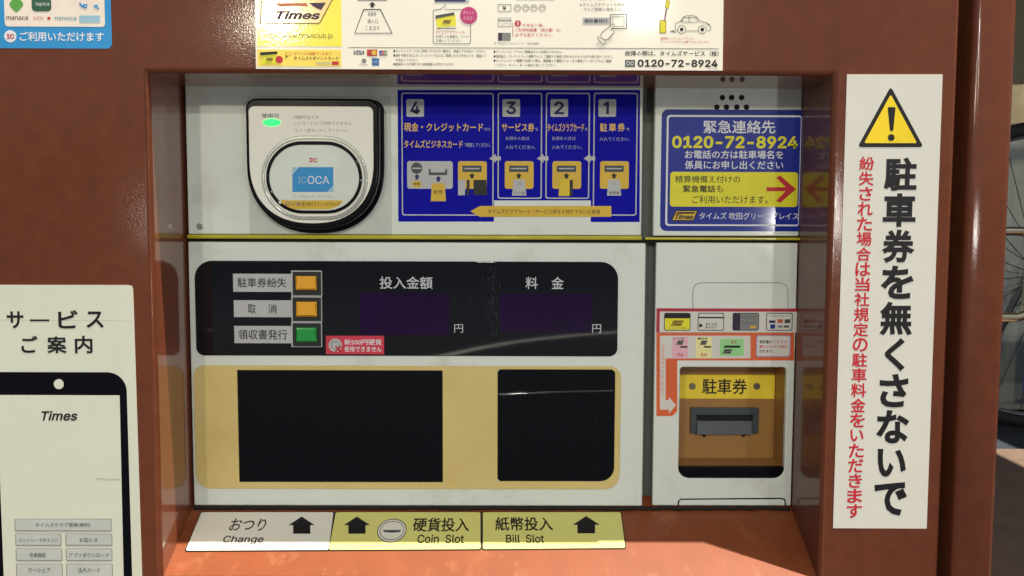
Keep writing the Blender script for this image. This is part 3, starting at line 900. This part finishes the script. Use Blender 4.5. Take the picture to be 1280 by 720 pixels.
# ---- service poster at the left
po = thing('service_poster', FRONT.world(*FRONT.at(80, 719), 0), 'cream service guide poster picturing a black smartphone with grey buttons, at lower left', 'poster')
shape('paper', FRONT, [poly(FRONT, [(-70, 356), (160, 356.3), (165, 357.5), (166.5, 362), (180, 790), (-60, 790)])], 0.0006, 0.0006, POSTER, po)
q = 0.0006 + INKLIFT
text('サ', (9, 389, 30, 410.5), FRONT, q, INK, po, 0.024)
text('ー', (38, 399, 62, 401.5), FRONT, q, INK, po, 0.024)
text('ビ', (73, 387.5, 98, 410.5), FRONT, q, INK, po, 0.024)
text('ス', (108, 389, 130, 410), FRONT, q, INK, po, 0.024)
text('ご', (27, 419.5, 48, 441), FRONT, q, INK, po, 0.024)
text('案', (59, 420, 84, 441.5), FRONT, q, INK, po, 0.024)
text('内', (94, 419.5, 116, 441.5), FRONT, q, INK, po, 0.024)
ph = shape('phone_picture', FRONT, [rr(FRONT, -15, 465, 163, 800, {'a': 24, 'b': 24})], q, 0.0001, BLACKP, po)
shape('phone_screen', FRONT, [poly(FRONT, [(-3.5, 493.5), (150, 494), (156.5, 790), (8, 790)])], q + INKLIFT, 0.0001, POSTER, ph)
shape('camera_dot', FRONT, [ell(FRONT, 74, 480, 6.2)], q + INKLIFT, 0.0001, POSTER, ph)
q2 = q + 2 * INKLIFT
text('Times', (52.5, 513.5, 97.5, 525.5), FRONT, q2, INK, ph, 0.02, shear=0.25)
for (x0, y0, x1, y1, s, tb) in ((19, 648, 140, 663.5, 'タイムズクラブ登録(無料)', (45, 653, 114, 658.5)),
                                (20, 666.5, 77.5, 681.5, 'エントリーでポイント', (24, 672, 73, 677)), (82.5, 666.5, 141, 681.5, 'お知らせ', (100, 671.5, 123, 677.5)),
                                (20.5, 685, 78.5, 700.5, '空車確認', (38, 690.5, 58, 696)), (83, 685, 141, 700.5, 'アプリダウンロード', (87, 690.5, 137, 696)),
                                (21, 704, 79, 721, 'カーシェア', (36, 709, 64, 715)), (83.5, 704, 141.5, 721, '法人カード', (98, 709, 126, 715))):
    b = shape('printed_button', FRONT, [rr(FRONT, x0, y0, x1, y1, 1)], q2, 0.0001, MIDGREY, ph)
    shape('button_face', FRONT, [rr(FRONT, x0 + 1, y0 + 1, x1 - 1, y1 - 1)], q2 + INKLIFT, 0.0001, mat('button_grey', (182, 186, 180), 0.5, 0.3), b)
    text(s, tb, FRONT, q2 + 2 * INKLIFT, DGREY, b, 0.008)
stroke('crease', FRONT, [(-10, 399.5), (60, 400.5), (120, 400), (166, 401)], 0.8, 0.0006, mat('crease_grey', (190, 188, 168), 0.5, 0.3), po)
stroke('crease', FRONT, [(120, 597), (140, 599), (151, 598)], 0.6, q2, MIDGREY, po)

# ---- instruction board across the top
bd = thing('instruction_board', FRONT.world(*FRONT.at(610, 88), 0), 'long cream instruction board with a yellow left panel above the recess', 'instruction board')
TB = 0.002
shape('board', FRONT, [poly(FRONT, [(318.5, -100), (905, -100), (902.8, 88.8), (320.5, 86.5)])], TB, 0.002, BOARD, bd, bevel=0.0002)
q = TB + INKLIFT
yp = shape('yellow_field', FRONT, [rr(FRONT, 321.5, -90, 427, 58.5)], q, 0.0001, YPRINT, bd)
q2 = q + INKLIFT
shape('badge', FRONT, [poly(FRONT, [(330, -30), (425, -30), (419, -4), (401.5, 29), (399, 30.5), (325, 30.5)])], q2, 0.0001, mat('khaki_ink', (150, 120, 40), 0.4, 0.3), yp)
shape('badge_face', FRONT, [poly(FRONT, [(331, -29), (423, -29), (417.5, -4), (400, 28.5), (398, 29.2), (327, 29.2)])], q2 + INKLIFT, 0.0001, mat('badge_gold', (226, 184, 78), 0.25, 0.4, 0.4, 0.12), yp)
q3 = q2 + 2 * INKLIFT
shape('badge_stripe', FRONT, [poly(FRONT, [(387, 4.5), (408, 4), (402, 13.5), (394, 10)])], q3, 0.0001, mat('slate_ink', (70, 56, 70), 0.5, 0.3), yp)
shape('badge_stripe', FRONT, [poly(FRONT, [(345, 5), (384, 4.5), (386, 9), (372, 8), (350, 9)])], q3, 0.0001, mat('salmon_ink', (206, 120, 90), 0.5, 0.3), yp)
text('Times', (346, 14.5, 401, 25), FRONT, q3, mat('slate_ink', (70, 56, 70)), yp, 0.03, shear=0.3)
text('http://www.timesclub.jp', (333, 41.5, 416.5, 49.5), FRONT, q2, mat('olive_ink', (92, 88, 36), 0.5, 0.3), yp)
yq = shape('point_card_field', FRONT, [rr(FRONT, 322.5, 62.5, 427, 83.5)], q, 0.0001, mat('warm_yellow', (238, 206, 44), 0.3, 0.4, 0.3), bd)
cc = shape('card_picture', FRONT, [poly(FRONT, [(326.5, 68), (347.5, 67), (347.5, 81), (327, 81)])], q2, 0.0001, INKY, yq)
shape('card_band', FRONT, [poly(FRONT, [(326, 66), (347.5, 64.8), (347.5, 68), (326, 69.8)])], q3, 0.0001, INK, cc)
badge(FRONT, 333, 73, 342.5, 76.5, q3, cc)
shape('red_disc', FRONT, [ell(FRONT, 349.8, 75, 4.6)], q3, 0.0001, INKR, yq)
text('P', (357, 65.5, 365, 73), FRONT, q2, OCHRE, yq)
text('ポイントが自動でつきます！', (368, 65.5, 416, 69.5), FRONT, q2, INKR, yq, 0.006)
text('タイムズのポイントカード', (368, 71, 424, 75.5), FRONT, q2, INK, yq, 0.012)
shape('link_box', FRONT, [rr(FRONT, 396, 77.5, 414, 81.5)], q2, 0.0001, mat('sand_print', (206, 196, 130), 0.5, 0.3), yq)
shape('link_button', FRONT, [rr(FRONT, 415.5, 77.3, 424, 81.7)], q2, 0.0001, INKR, yq)
# ticket picture
shape('ticket_mouth', FRONT, [rr(FRONT, 447.5, -4, 484, 1.5)], q, 0.0001, MIDGREY, bd)
shape('printed_arrow', FRONT, [arrow_up(FRONT, 461.5, 3, 470, 10, .5)], q, 0.0001, INK, bd)
stroke('ticket_outline', FRONT, [(455, 12.5), (476, 12.5), (490.5, 42), (444, 42)], 1.3, q, INK, bd, closed=True)
text('駐車券', (460.5, 15.5, 471, 21), FRONT, q, DGREY, bd)
text('挿入口', (460, 24.5, 473, 30), FRONT, q, DGREY, bd)
text('こまほそね'[:4], (457, 33, 475, 38.5), FRONT, q, DGREY, bd)
# speech balloon
shape('card_box', FRONT, [rr(FRONT, 543.5, -6, 586.5, 4.5)], q, 0.0001, GREY, bd)
shape('card_band', FRONT, [rr(FRONT, 543.5, -4, 582, 2.8)], q2, 0.0001, INKB, bd)
stroke('speech_balloon', FRONT, [(543, 13), (551, 12.5), (557.5, 5.5), (556.5, 12.5), (586, 12.5), (588.3, 14), (588.3, 53.5), (586.5, 55.3), (543.5, 55.3), (541.8, 53.5), (541.8, 14.3)], 0.8, q, DGREY, bd, closed=True)
cc = shape('card_picture', FRONT, [poly(FRONT, [(544.5, 23), (569.5, 19), (570.5, 33), (547, 35.5)])], q, 0.0001, INKY, bd)
shape('card_band', FRONT, [poly(FRONT, [(544.3, 20), (568, 16), (568.3, 19.3), (545, 24)])], q2, 0.0001, DGREY, cc)
badge(FRONT, 553, 25.5, 564.5, 30, q2, cc)
shape('card_shadow_line', FRONT, [rr(FRONT, 546, 35.7, 570, 36.6)], q2, 0.0001, DGREY, cc)
a, b = FRONT.at(586, 20)
burst = []
for k in range(48):
    rr_ = (11.2 if k % 2 else 9.8) * FRONT.px
    burst.append((a + rr_ * math.cos(math.pi * k / 24), b + rr_ * math.sin(math.pi * k / 24)))
bs = shape('starburst', FRONT, [burst], q2, 0.0001, MAGENTA, bd)
text('ポイント', (579, 14, 592.5, 19), FRONT, q3, PINK, bs, 0.01)
text('たまる！', (579.5, 21, 592, 26), FRONT, q3, PINK, bs, 0.01)
text('タイムズクラブカードを', (545, 39, 581.5, 43), FRONT, q, INKR, bd)
text('お持ちのお客様は、カード', (545, 44.3, 586, 48.3), FRONT, q, INK, bd)
text('を挿入してください。', (545, 49.5, 577.5, 53.5), FRONT, q, INK, bd)
# rule, card brands, small print
shape('rule', FRONT, [poly(FRONT, [(436, 59.3), (897.5, 61), (897.5, 61.8), (436, 60.1)])], q, 0.0001, MIDGREY, bd)
text('VISA', (442.5, 63.5, 456, 69), FRONT, q, INKB, bd, 0.03, shear=0.25)
mc = shape('card_mark', FRONT, [rr(FRONT, 459, 62.3, 472, 70.8)], q, 0.0001, mat('brick_ink', (190, 90, 60)), bd)
shape('mark_disc', FRONT, [ell(FRONT, 463, 66.5, 3.2)], q2, 0.0001, INKR, mc)
shape('mark_disc', FRONT, [ell(FRONT, 468, 66.5, 3.2)], q3, 0.0001, OCHRE, mc)
jb = shape('card_mark', FRONT, [rr(FRONT, 474.5, 63.7, 484.5, 70)], q, 0.0001, DGREY, bd)
for i, m in enumerate((BLUE2, INKR, GREEN)):
    shape('mark_bar', FRONT, [rr(FRONT, 475 + 3.1 * i, 64.2, 477.8 + 3.1 * i, 69.5, .8)], q2, 0.0001, m, jb)
text('JCB', (475.3, 65.5, 484, 68.5), FRONT, q3, INKW, jb)
dn = shape('card_mark', FRONT, [ell(FRONT, 455.5, 76.5, 3)], q, 0.0001, MIDGREY, bd)
text('Diners', (450, 80, 460.5, 82.3), FRONT, q, MIDGREY, bd)
ax = shape('card_mark', FRONT, [rr(FRONT, 465.3, 73.3, 474.3, 82.5)], q, 0.0001, mat('steel_blue', (50, 100, 160), 0.5, 0.3), bd)
text('AMEX', (466, 76.2, 473.7, 79.5), FRONT, q2, PALEB, ax)
SMALL = DGREY
for (s, bx) in (('●クレジットカードがご利用いただけない場合は、現金にてお支払いください。', (492, 62.5, 607.5, 66.3)),
                ('●海外で発行されたクレジットカードなどはご利用いただけませんので、現金にて', (492, 68, 607.5, 72)),
                ('お支払いください。', (495, 73.7, 523, 77.2)),
                ('●暗証番号の入力は不要ですがご利用限度額は３万円までとなります。', (492, 79, 568, 82.5)),
                ('●クレジットカードでのご精算以外のご利用はできません。', (617, 63.6, 704, 67)),
                ('●領収証は、クレジットカード精算でもよくご確認する場合に代わるものなので必ずお受け取りください。', (617, 69.3, 766, 73)),
                ('●クレジットカード精算でお困りの際は、精算機より電話オペレータの専用フリーダイヤルにご連絡', (617, 74.7, 764, 78.4)),
                ('ください。オペレーターの指示に従ってください。', (619.5, 80.2, 695, 83.6))):
    text(s, bx, FRONT, q, INK, bd, 0.008)
# notes and coins
stroke('note_picture', FRONT, [(622.7, 6.3), (638.7, 6.3), (638.7, 14.7), (622.7, 14.7)], 0.9, q, DGREY, bd, closed=True)
text('¥', (628, 8, 633, 13), FRONT, q, INK, bd, 0.02)
for x in (646.7, 657, 667.3, 677.8):
    stroke('coin_picture', FRONT, ell(FRONT, x, 10.5, 4, n=20), 0.7, q, DGREY, bd, closed=True, raw=True)
    text('円', (x - 2, 8.7, x + 2, 12.3), FRONT, q, DGREY, bd)
shape('rule', FRONT, [rr(FRONT, 645, -.6, 693, .5)], q, 0.0001, mat('brick_ink', (190, 90, 60)), bd)
stroke('card_picture', FRONT, [(622.7, 23), (638.7, 23), (638.7, 33.5), (622.7, 33.5)], 0.9, q, MIDGREY, bd, closed=True)
shape('card_band', FRONT, [rr(FRONT, 623, 25.5, 638.5, 27)], q, 0.0001, MIDGREY, bd)
text('タイムズチケット', (624, 29, 637.5, 31.5), FRONT, q, DGREY, bd)
cc = shape('card_picture', FRONT, [rr(FRONT, 622.7, 41.5, 638.5, 51.5, .8)], q, 0.0001, MIDGREY, bd)
shape('card_band', FRONT, [rr(FRONT, 622.7, 41.5, 627.5, 51.5)], q2, 0.0001, mat('plum_ink', (46, 36, 58)), cc)
shape('rule', FRONT, [rr(FRONT, 640.8, 29, 641.6, 46.5)], q, 0.0001, REDP, bd)
rd_ = shape('red_disc', FRONT, [ell(FRONT, 647.3, 30, 4)], q, 0.0001, INKR, bd)
text('!', (646.5, 27.5, 648.2, 32.5), FRONT, q2, INKW, rd_, 0.03)
text('お支払い後、', (653, 30, 680, 34), FRONT, q, INKR, bd, 0.006)
text('ご利用明細書（領収書）は、', (644, 35.8, 701, 40.3), FRONT, q, INKR, bd, 0.006)
text('必ずお取りください。', (644, 42, 691, 46.5), FRONT, q, INKR, bd, 0.006)
text('タイムズビジネスカード（法人専用）', (617.5, 53.3, 674, 56.5), FRONT, q, DGREY, bd)
text('領収書発行', (724, -6, 776, .8), FRONT, q, INK, bd, 0.012)
text('※タイムズチケットや現金', (724.5, 4.3, 781, 9), FRONT, q, DGREY, bd)
text('でのご精算の場合のみ。', (729, 10.3, 778, 15), FRONT, q, DGREY, bd)
kb = shape('key_picture', FRONT, [rr(FRONT, 728, 22.3, 762, 31.3)], q, 0.0001, GREY, bd)
text('領収書発行', (729.8, 24.3, 759.3, 29.3), FRONT, q2, INK, kb, 0.015)
shape('button_picture', FRONT, [rr(FRONT, 762, 18.5, 783.3, 36.8), rr(FRONT, 763, 19.5, 782.3, 35.8)], q2, 0.0001, DGREY, bd)
shape('button_picture', FRONT, [rr(FRONT, 764.7, 21.3, 780, 34.3), rr(FRONT, 765.4, 22, 779.3, 33.6)], q2, 0.0001, MIDGREY, bd)
shape('hand_picture', FRONT, [poly(FRONT, [(767.5, 30), (768, 32), (762, 38.5), (767, 38), (767.5, 42), (764, 44.5), (759, 50.5), (755.3, 50), (756, 55), (754, 56.5), (746.3, 48.5), (747.5, 46.5), (751, 47.5), (750.5, 44), (754, 39.5), (761, 35)])], q3, 0.0001, BOARD, bd)
stroke('hand_outline', FRONT, [(766.5, 30.3), (768, 32), (762, 38.5), (766.5, 38), (767.5, 42), (764, 44.5), (759, 50.5), (755.3, 50), (756, 55), (754, 56.5), (746.3, 48.5), (747.5, 46.5), (751, 47.5), (750.5, 44), (754, 39.5), (761, 35)], 0.8, q3 + INKLIFT, DGREY, bd, closed=True)
stroke('hand_outline', FRONT, [(751, 47.5), (755.3, 50.5)], 0.8, q3 + INKLIFT, DGREY, bd)
# gate and car
shape('gate_picture', FRONT, [rr(FRONT, 824, 25.8, 832.3, 42.3)], q, 0.0001, mat('khaki_ink', (150, 120, 40)), bd)
shape('gate_picture', FRONT, [rr(FRONT, 825, 26.8, 831.3, 41.3)], q2, 0.0001, INKY, bd)
stroke('gate_arm', FRONT, [(830.3, 26), (832.5, 12)], 1.8, q2, mat('mauve_ink', (150, 110, 130), 0.5, 0.3), bd)
stroke('gate_arm', FRONT, [(833, 11.5), (834.5, 1)], 4.6, q2, mat('khaki_ink', (150, 120, 40)), bd)
stroke('gate_arm', FRONT, [(833.1, 11), (834.4, 1.5)], 3.2, q2 + 2 * INKLIFT, INKY, bd)
stroke('car_picture', FRONT, [[(847, 39.5), (844.5, 39), (843.3, 35), (844, 30), (848, 28), (850, 27), (854, 21.5), (858, 20.2), (866, 20.2), (870, 21.5), (874.5, 27), (882, 29), (886, 31), (888, 34.5), (887.5, 38), (884, 39)],
                              [(857, 39.3), (872, 39.3)], [(850.5, 27.5), (855, 22.5), (869, 22.3), (873, 27.5), (862, 28.5), (850.5, 27.5)], [(860.5, 21), (861, 28.5)], [(883, 30), (886, 32.5)]], 0.7, q, DGREY, bd)
for x in (851.5, 877.3):
    stroke('wheel_picture', FRONT, ell(FRONT, x, 37.5, 5, n=24), 0.7, q, DGREY, bd, closed=True, raw=True)
    shape('wheel_picture', FRONT, [ell(FRONT, x, 37.5, 2.3, n=20)], q, 0.0001, INK, bd)
shape('printed_arrow', FRONT, [poly(FRONT, [(836.5, 39.5), (842, 38), (844, 41.5), (839.5, 40.7)])], q, 0.0001, MIDGREY, bd)
text('精算後バックしないで下さい。', (825, 47, 867.5, 50.3), FRONT, q, INKR, bd)
text('ゲートバーが下がり出庫できなくなります。', (825, 51.3, 886.5, 54.7), FRONT, q, INKR, bd)
text('故障の際は、タイムズサービス（株）', (780.8, 64, 898, 70.8), FRONT, q, INK, bd, 0.015)
fd = shape('free_dial_mark', FRONT, [rr(FRONT, 781, 75.3, 793.5, 84.2)], q, 0.0001, DGREY, bd)
for x in (784.7, 789.8):
    shape('mark_ring', FRONT, [ell(FRONT, x, 79.6, 2.4, 3), ell(FRONT, x, 79.6, 1.2, 1.6)], q2, 0.0001, GREY, fd)
text('0120-72-8924', (796.5, 75, 896.5, 84.3), FRONT, q, INK, bd, 0.03)
text('BPT06A', (884, 85.6, 897, 87), FRONT, q, MIDGREY, bd)

# ---- three labels on the sloping ledge
LP = Plane((0, D, ZJ), (1, 0, 0), (0, 1, SLOPE))
LT = 0.0009


def ledge_label(name, pts, m, label):
    c = LP.world(*LP.at(sum(p[0] for p in pts) / 4, pts[2][1]), 0)
    t = thing(name, c, label, 'label', 'labels along the ledge')
    b = [LP.at(*p) for p in pts]
    shape('rim', LP, [round_poly(b, 0.003)], LT - 0.0003, 0.0008, INK, t)
    cx = sum(p[0] for p in b) / 4; cy = sum(p[1] for p in b) / 4
    i = 0.0011
    inner = [(p[0] + (i if p[0] < cx else -i), p[1] + (i if p[1] < cy else -i)) for p in b]
    shape('plate', LP, [round_poly(inner, 0.0024)], LT, 0.0006, m, t)
    return t


q = LT + INKLIFT
t = ledge_label('change_label', [(251, 640), (418.5, 640), (412, 689), (230.5, 690)], LABW, 'pale grey label reading Change with an up arrow, leftmost on the ledge')
text('おつり', (288, 649, 332.5, 664.5), LP, q, INK, t, 0.01)
text('Change', (279, 670.5, 329.5, 681.5), LP, q, INK, t, 0.012)
shape('printed_arrow', LP, [arrow_up(LP, 361, 646.5, 393.5, 668, .66, .5)], q, 0.0001, INK, t)
t = ledge_label('coin_slot_label', [(418.8, 640), (602, 640), (602, 688), (409.5, 689)], LABY, 'yellow label reading Coin Slot with a drawn coin, middle of the ledge')
shape('printed_arrow', LP, [arrow_up(LP, 430, 646.5, 462.5, 668, .66, .5)], q, 0.0001, INK, t)
cp = shape('coin_picture', LP, [ell(LP, 490, 664, 18.3, 14.7)], q, 0.0001, DGREY, t)
shape('coin_face', LP, [ell(LP, 490, 664, 17.2, 13.6)], q + 0.00005, 0.0001, LABW, cp)
shape('coin_rim', LP, [ell(LP, 490, 664, 15.2, 11.8), ell(LP, 490, 664, 14.4, 11)], q + 0.0001, 0.0001, DGREY, cp)
shape('coin_gap', LP, [poly(LP, [(478.5, 663.5), (501.5, 663.5), (500, 666), (490, 667), (480, 666)])], q + 0.0001, 0.0001, DGREY, cp)
text('硬貨投入', (516.5, 648, 586.5, 665.5), LP, q, INK, t, 0.016)
text('Coin  Slot', (522, 669, 580, 680), LP, q, INK, t, 0.012)
t = ledge_label('bill_slot_label', [(602.3, 640), (777, 640), (783, 686.5), (602.3, 688)], LABY, 'yellow label reading Bill Slot with an up arrow at its right, rightmost on the ledge')
text('紙幣投入', (619, 647, 691, 664.5), LP, q, INK, t, 0.016)
text('Bill  Slot', (632.5, 669, 680, 679.5), LP, q, INK, t, 0.012)
shape('printed_arrow', LP, [arrow_up(LP, 716, 646, 749.5, 667.5, .66, .5)], q, 0.0001, INK, t)

# ------------------------------------------------------------------ surroundings glimpsed at the right
GM = mat('asphalt', (48, 53, 62), 0.85, 0.3, vary=0.2, scale=60, bump=0.6, bump_scale=300)
PM = mat('brown_paving', (108, 90, 78), 0.8, 0.3, vary=0.12, scale=30, bump=0.4, bump_scale=250)
g = mesh_from('ground', [(-60, -60, GROUND - .004), (60, -60, GROUND - .004), (60, 60, GROUND - .004), (-60, 60, GROUND - .004)], [(0, 1, 2, 3)], GM, None)
g['kind'] = 'structure'
g = mesh_from('paving', [(-3, -.1, GROUND), (3.5, -.1, GROUND), (3.5, .86, GROUND), (-3, .86, GROUND)], [(0, 1, 2, 3)], PM, None)
g['kind'] = 'structure'
# strip added behind the camera so the display mirrors a car's curved highlight
ln = []
for (x, y) in [(520, 452), (560, 443.5), (600, 435), (640, 428), (680, 423), (720, 419), (760, 416), (800, 414)]:
    d = ray(x, y); h = CAM_P + d * ((D - 0.0025 - CAM_P.y) / d.y); r_ = Vector((d.x, -d.y, d.z))
    ln.append(h + r_ * ((GROUND - h.z) / r_.z))
vs, fs = [], []
for i, p in enumerate(ln):
    e = (ln[min(i + 1, len(ln) - 1)] - ln[max(i - 1, 0)]); e.z = 0; e.normalize()
    w_ = Vector((e.y, -e.x, 0)) * 0.02
    vs += [p + w_, p - w_]
    if i: fs.append((2 * i - 2, 2 * i - 1, 2 * i + 1, 2 * i))
g = mesh_from('reflection_strip', vs, fs, mat('reflection_strip_white', (232, 232, 228), 0.6, 0.3), None)
g['kind'] = 'structure'

wl = thing('boundary_wall', (2.0, 1.28, GROUND), 'grey wall with a beige top band seen beyond the machine at far right', 'wall')
box('wall_body', (0.5, 1.22, GROUND), (4.5, 1.34, 0.205), mat('grey_wall', (172, 178, 166), 0.8, 0.3, vary=0.12, scale=6), wl)
box('coping', (0.5, 1.20, 0.205), (4.5, 1.36, 0.295), mat('beige_wall', (226, 206, 160), 0.7, 0.3), wl, bevel=0.008)
sh = thing('rear_building', (2.0, 5.6, GROUND), 'dark olive building wall rising behind the beige topped wall at far right', 'building')
box('wall', (-1, 5.5, GROUND), (7, 6.2, 3.6), mat('olive_wall', (74, 70, 54), 0.8, 0.3, vary=0.2, scale=4), sh)
box('plinth', (-1, 5.44, GROUND), (7, 5.5, GROUND + .4), mat('grey_wall', (122, 128, 118)), sh)

# ---- bicycle parked beyond the machine
BY = 1.03
BP = vplane(BY)
bx, bz = BP.at(1305, 345)
WR = -(GROUND - bz)
bike = thing('bicycle', (bx + .5, BY, GROUND), 'blue bicycle parked behind the machine, only its black tyre and frame edge showing', 'bicycle')


def circle(cx, cz, r, n=40, y=BY):
    return [(cx + r * math.cos(2 * math.pi * k / n), y, cz + r * math.sin(2 * math.pi * k / n)) for k in range(n)]


for cx in (bx, bx + 1.02):
    w = tube('wheel', circle(cx, bz, WR - 0.024, 48), 0.009, STEEL, bike, closed=True)
    tube('tyre', circle(cx, bz, WR - 0.015, 48), 0.015, TYRE, w, closed=True)
    tube('hub', [(cx, BY - .045, bz), (cx, BY + .045, bz)], 0.016, STEEL, w)
    sp = [[(cx, BY + .02 * (-1) ** k, bz), (cx + (WR - .035) * math.cos(math.pi * k / 14 + .1), BY, bz + (WR - .035) * math.sin(math.pi * k / 14 + .1))] for k in range(28)]
    tube('spokes', sp, 0.0009, mat('spoke_steel', (60, 60, 58), 0.5, 0.3, metal=0.6), w)
zb = bz
frame = [[(bx, BY, zb), (bx + .44, BY, zb - .04)], [(bx, BY, zb), (bx + .33, BY, zb + .40)], [(bx + .44, BY, zb - .04), (bx + .31, BY, zb + .50)],
         [(bx + .44, BY, zb - .04), (bx + .84, BY, zb + .36)], [(bx + .33, BY, zb + .38), (bx + .80, BY, zb + .50)], [(bx + 1.02, BY, zb), (bx + .86, BY, zb + .42), (bx + .80, BY, zb + .58)]]
tube('frame', frame, 0.016, BIKEBL, bike)
box('chain_case', (bx - .055, BY - .05, zb - .235), (bx + .46, BY - .035, zb - .085), BIKEBL, bike, bevel=0.006)
box('saddle', (bx + .18, BY - .07, zb + .52), (bx + .44, BY + .07, zb + .58), BLACKP, bike, bevel=0.025)
tube('handlebar', [(bx + .68, BY - .28, zb + .60), (bx + .80, BY - .2, zb + .64), (bx + .80, BY + .2, zb + .64), (bx + .68, BY + .28, zb + .60)], 0.012, CHROME, bike, smooth_path=True)
tube('kickstand', [(bx, BY + .06, zb), (bx - .08, BY + .16, GROUND + .006)], 0.008, STEEL, bike)

# ---- chrome guard hoop beside the bicycle
HY = 0.62
HP = vplane(HY)
hz0 = HP.at(1262, 289)[1]; hz1 = HP.at(1262, 396.5)[1]
hx = HP.at(1281, 340)[0]; hl = HP.at(1215, 340)[0]
hoop = thing('guard_rail', (hl, HY, GROUND), 'chrome hoop rail jutting out beside the machine in front of the bicycle', 'rail')
tube('post', [(hl, HY, GROUND), (hl, HY, hz0 + .04)], 0.014, CHROME, hoop)
tube('hoop', [(hl, HY, hz0), (hx - .02, HY, hz0), (hx - .004, HY, hz0), (hx + .004, HY, hz0 - .006), (hx + .006, HY, hz0 - .03),
              (hx + .006, HY, hz1 + .03), (hx + .004, HY, hz1 + .006), (hx - .004, HY, hz1), (hx - .02, HY, hz1), (hl, HY, hz1)], 0.0072, CHROME, hoop, smooth_path=True)

# ---- unseen added roof over the area behind the machine to shade it, with a slot for a sun patch
roof = thing('shade_blocker', (1.0, 2.2, 1.25), 'grey canopy roof sheets over the bicycle parking behind the machine', 'roof')
RM = mat('blocker_grey', (120, 122, 120), 0.6, 0.3)
box('blocker_sheet', (-2.5, -0.02, 1.25), (1.285, 3.1, 1.28), RM, roof)
box('blocker_sheet', (1.36, -0.02, 1.25), (6.0, 3.1, 1.28), RM, roof)
box('blocker_sheet', (1.27, 0.9, 1.29), (1.36, 3.1, 1.31), RM, roof)
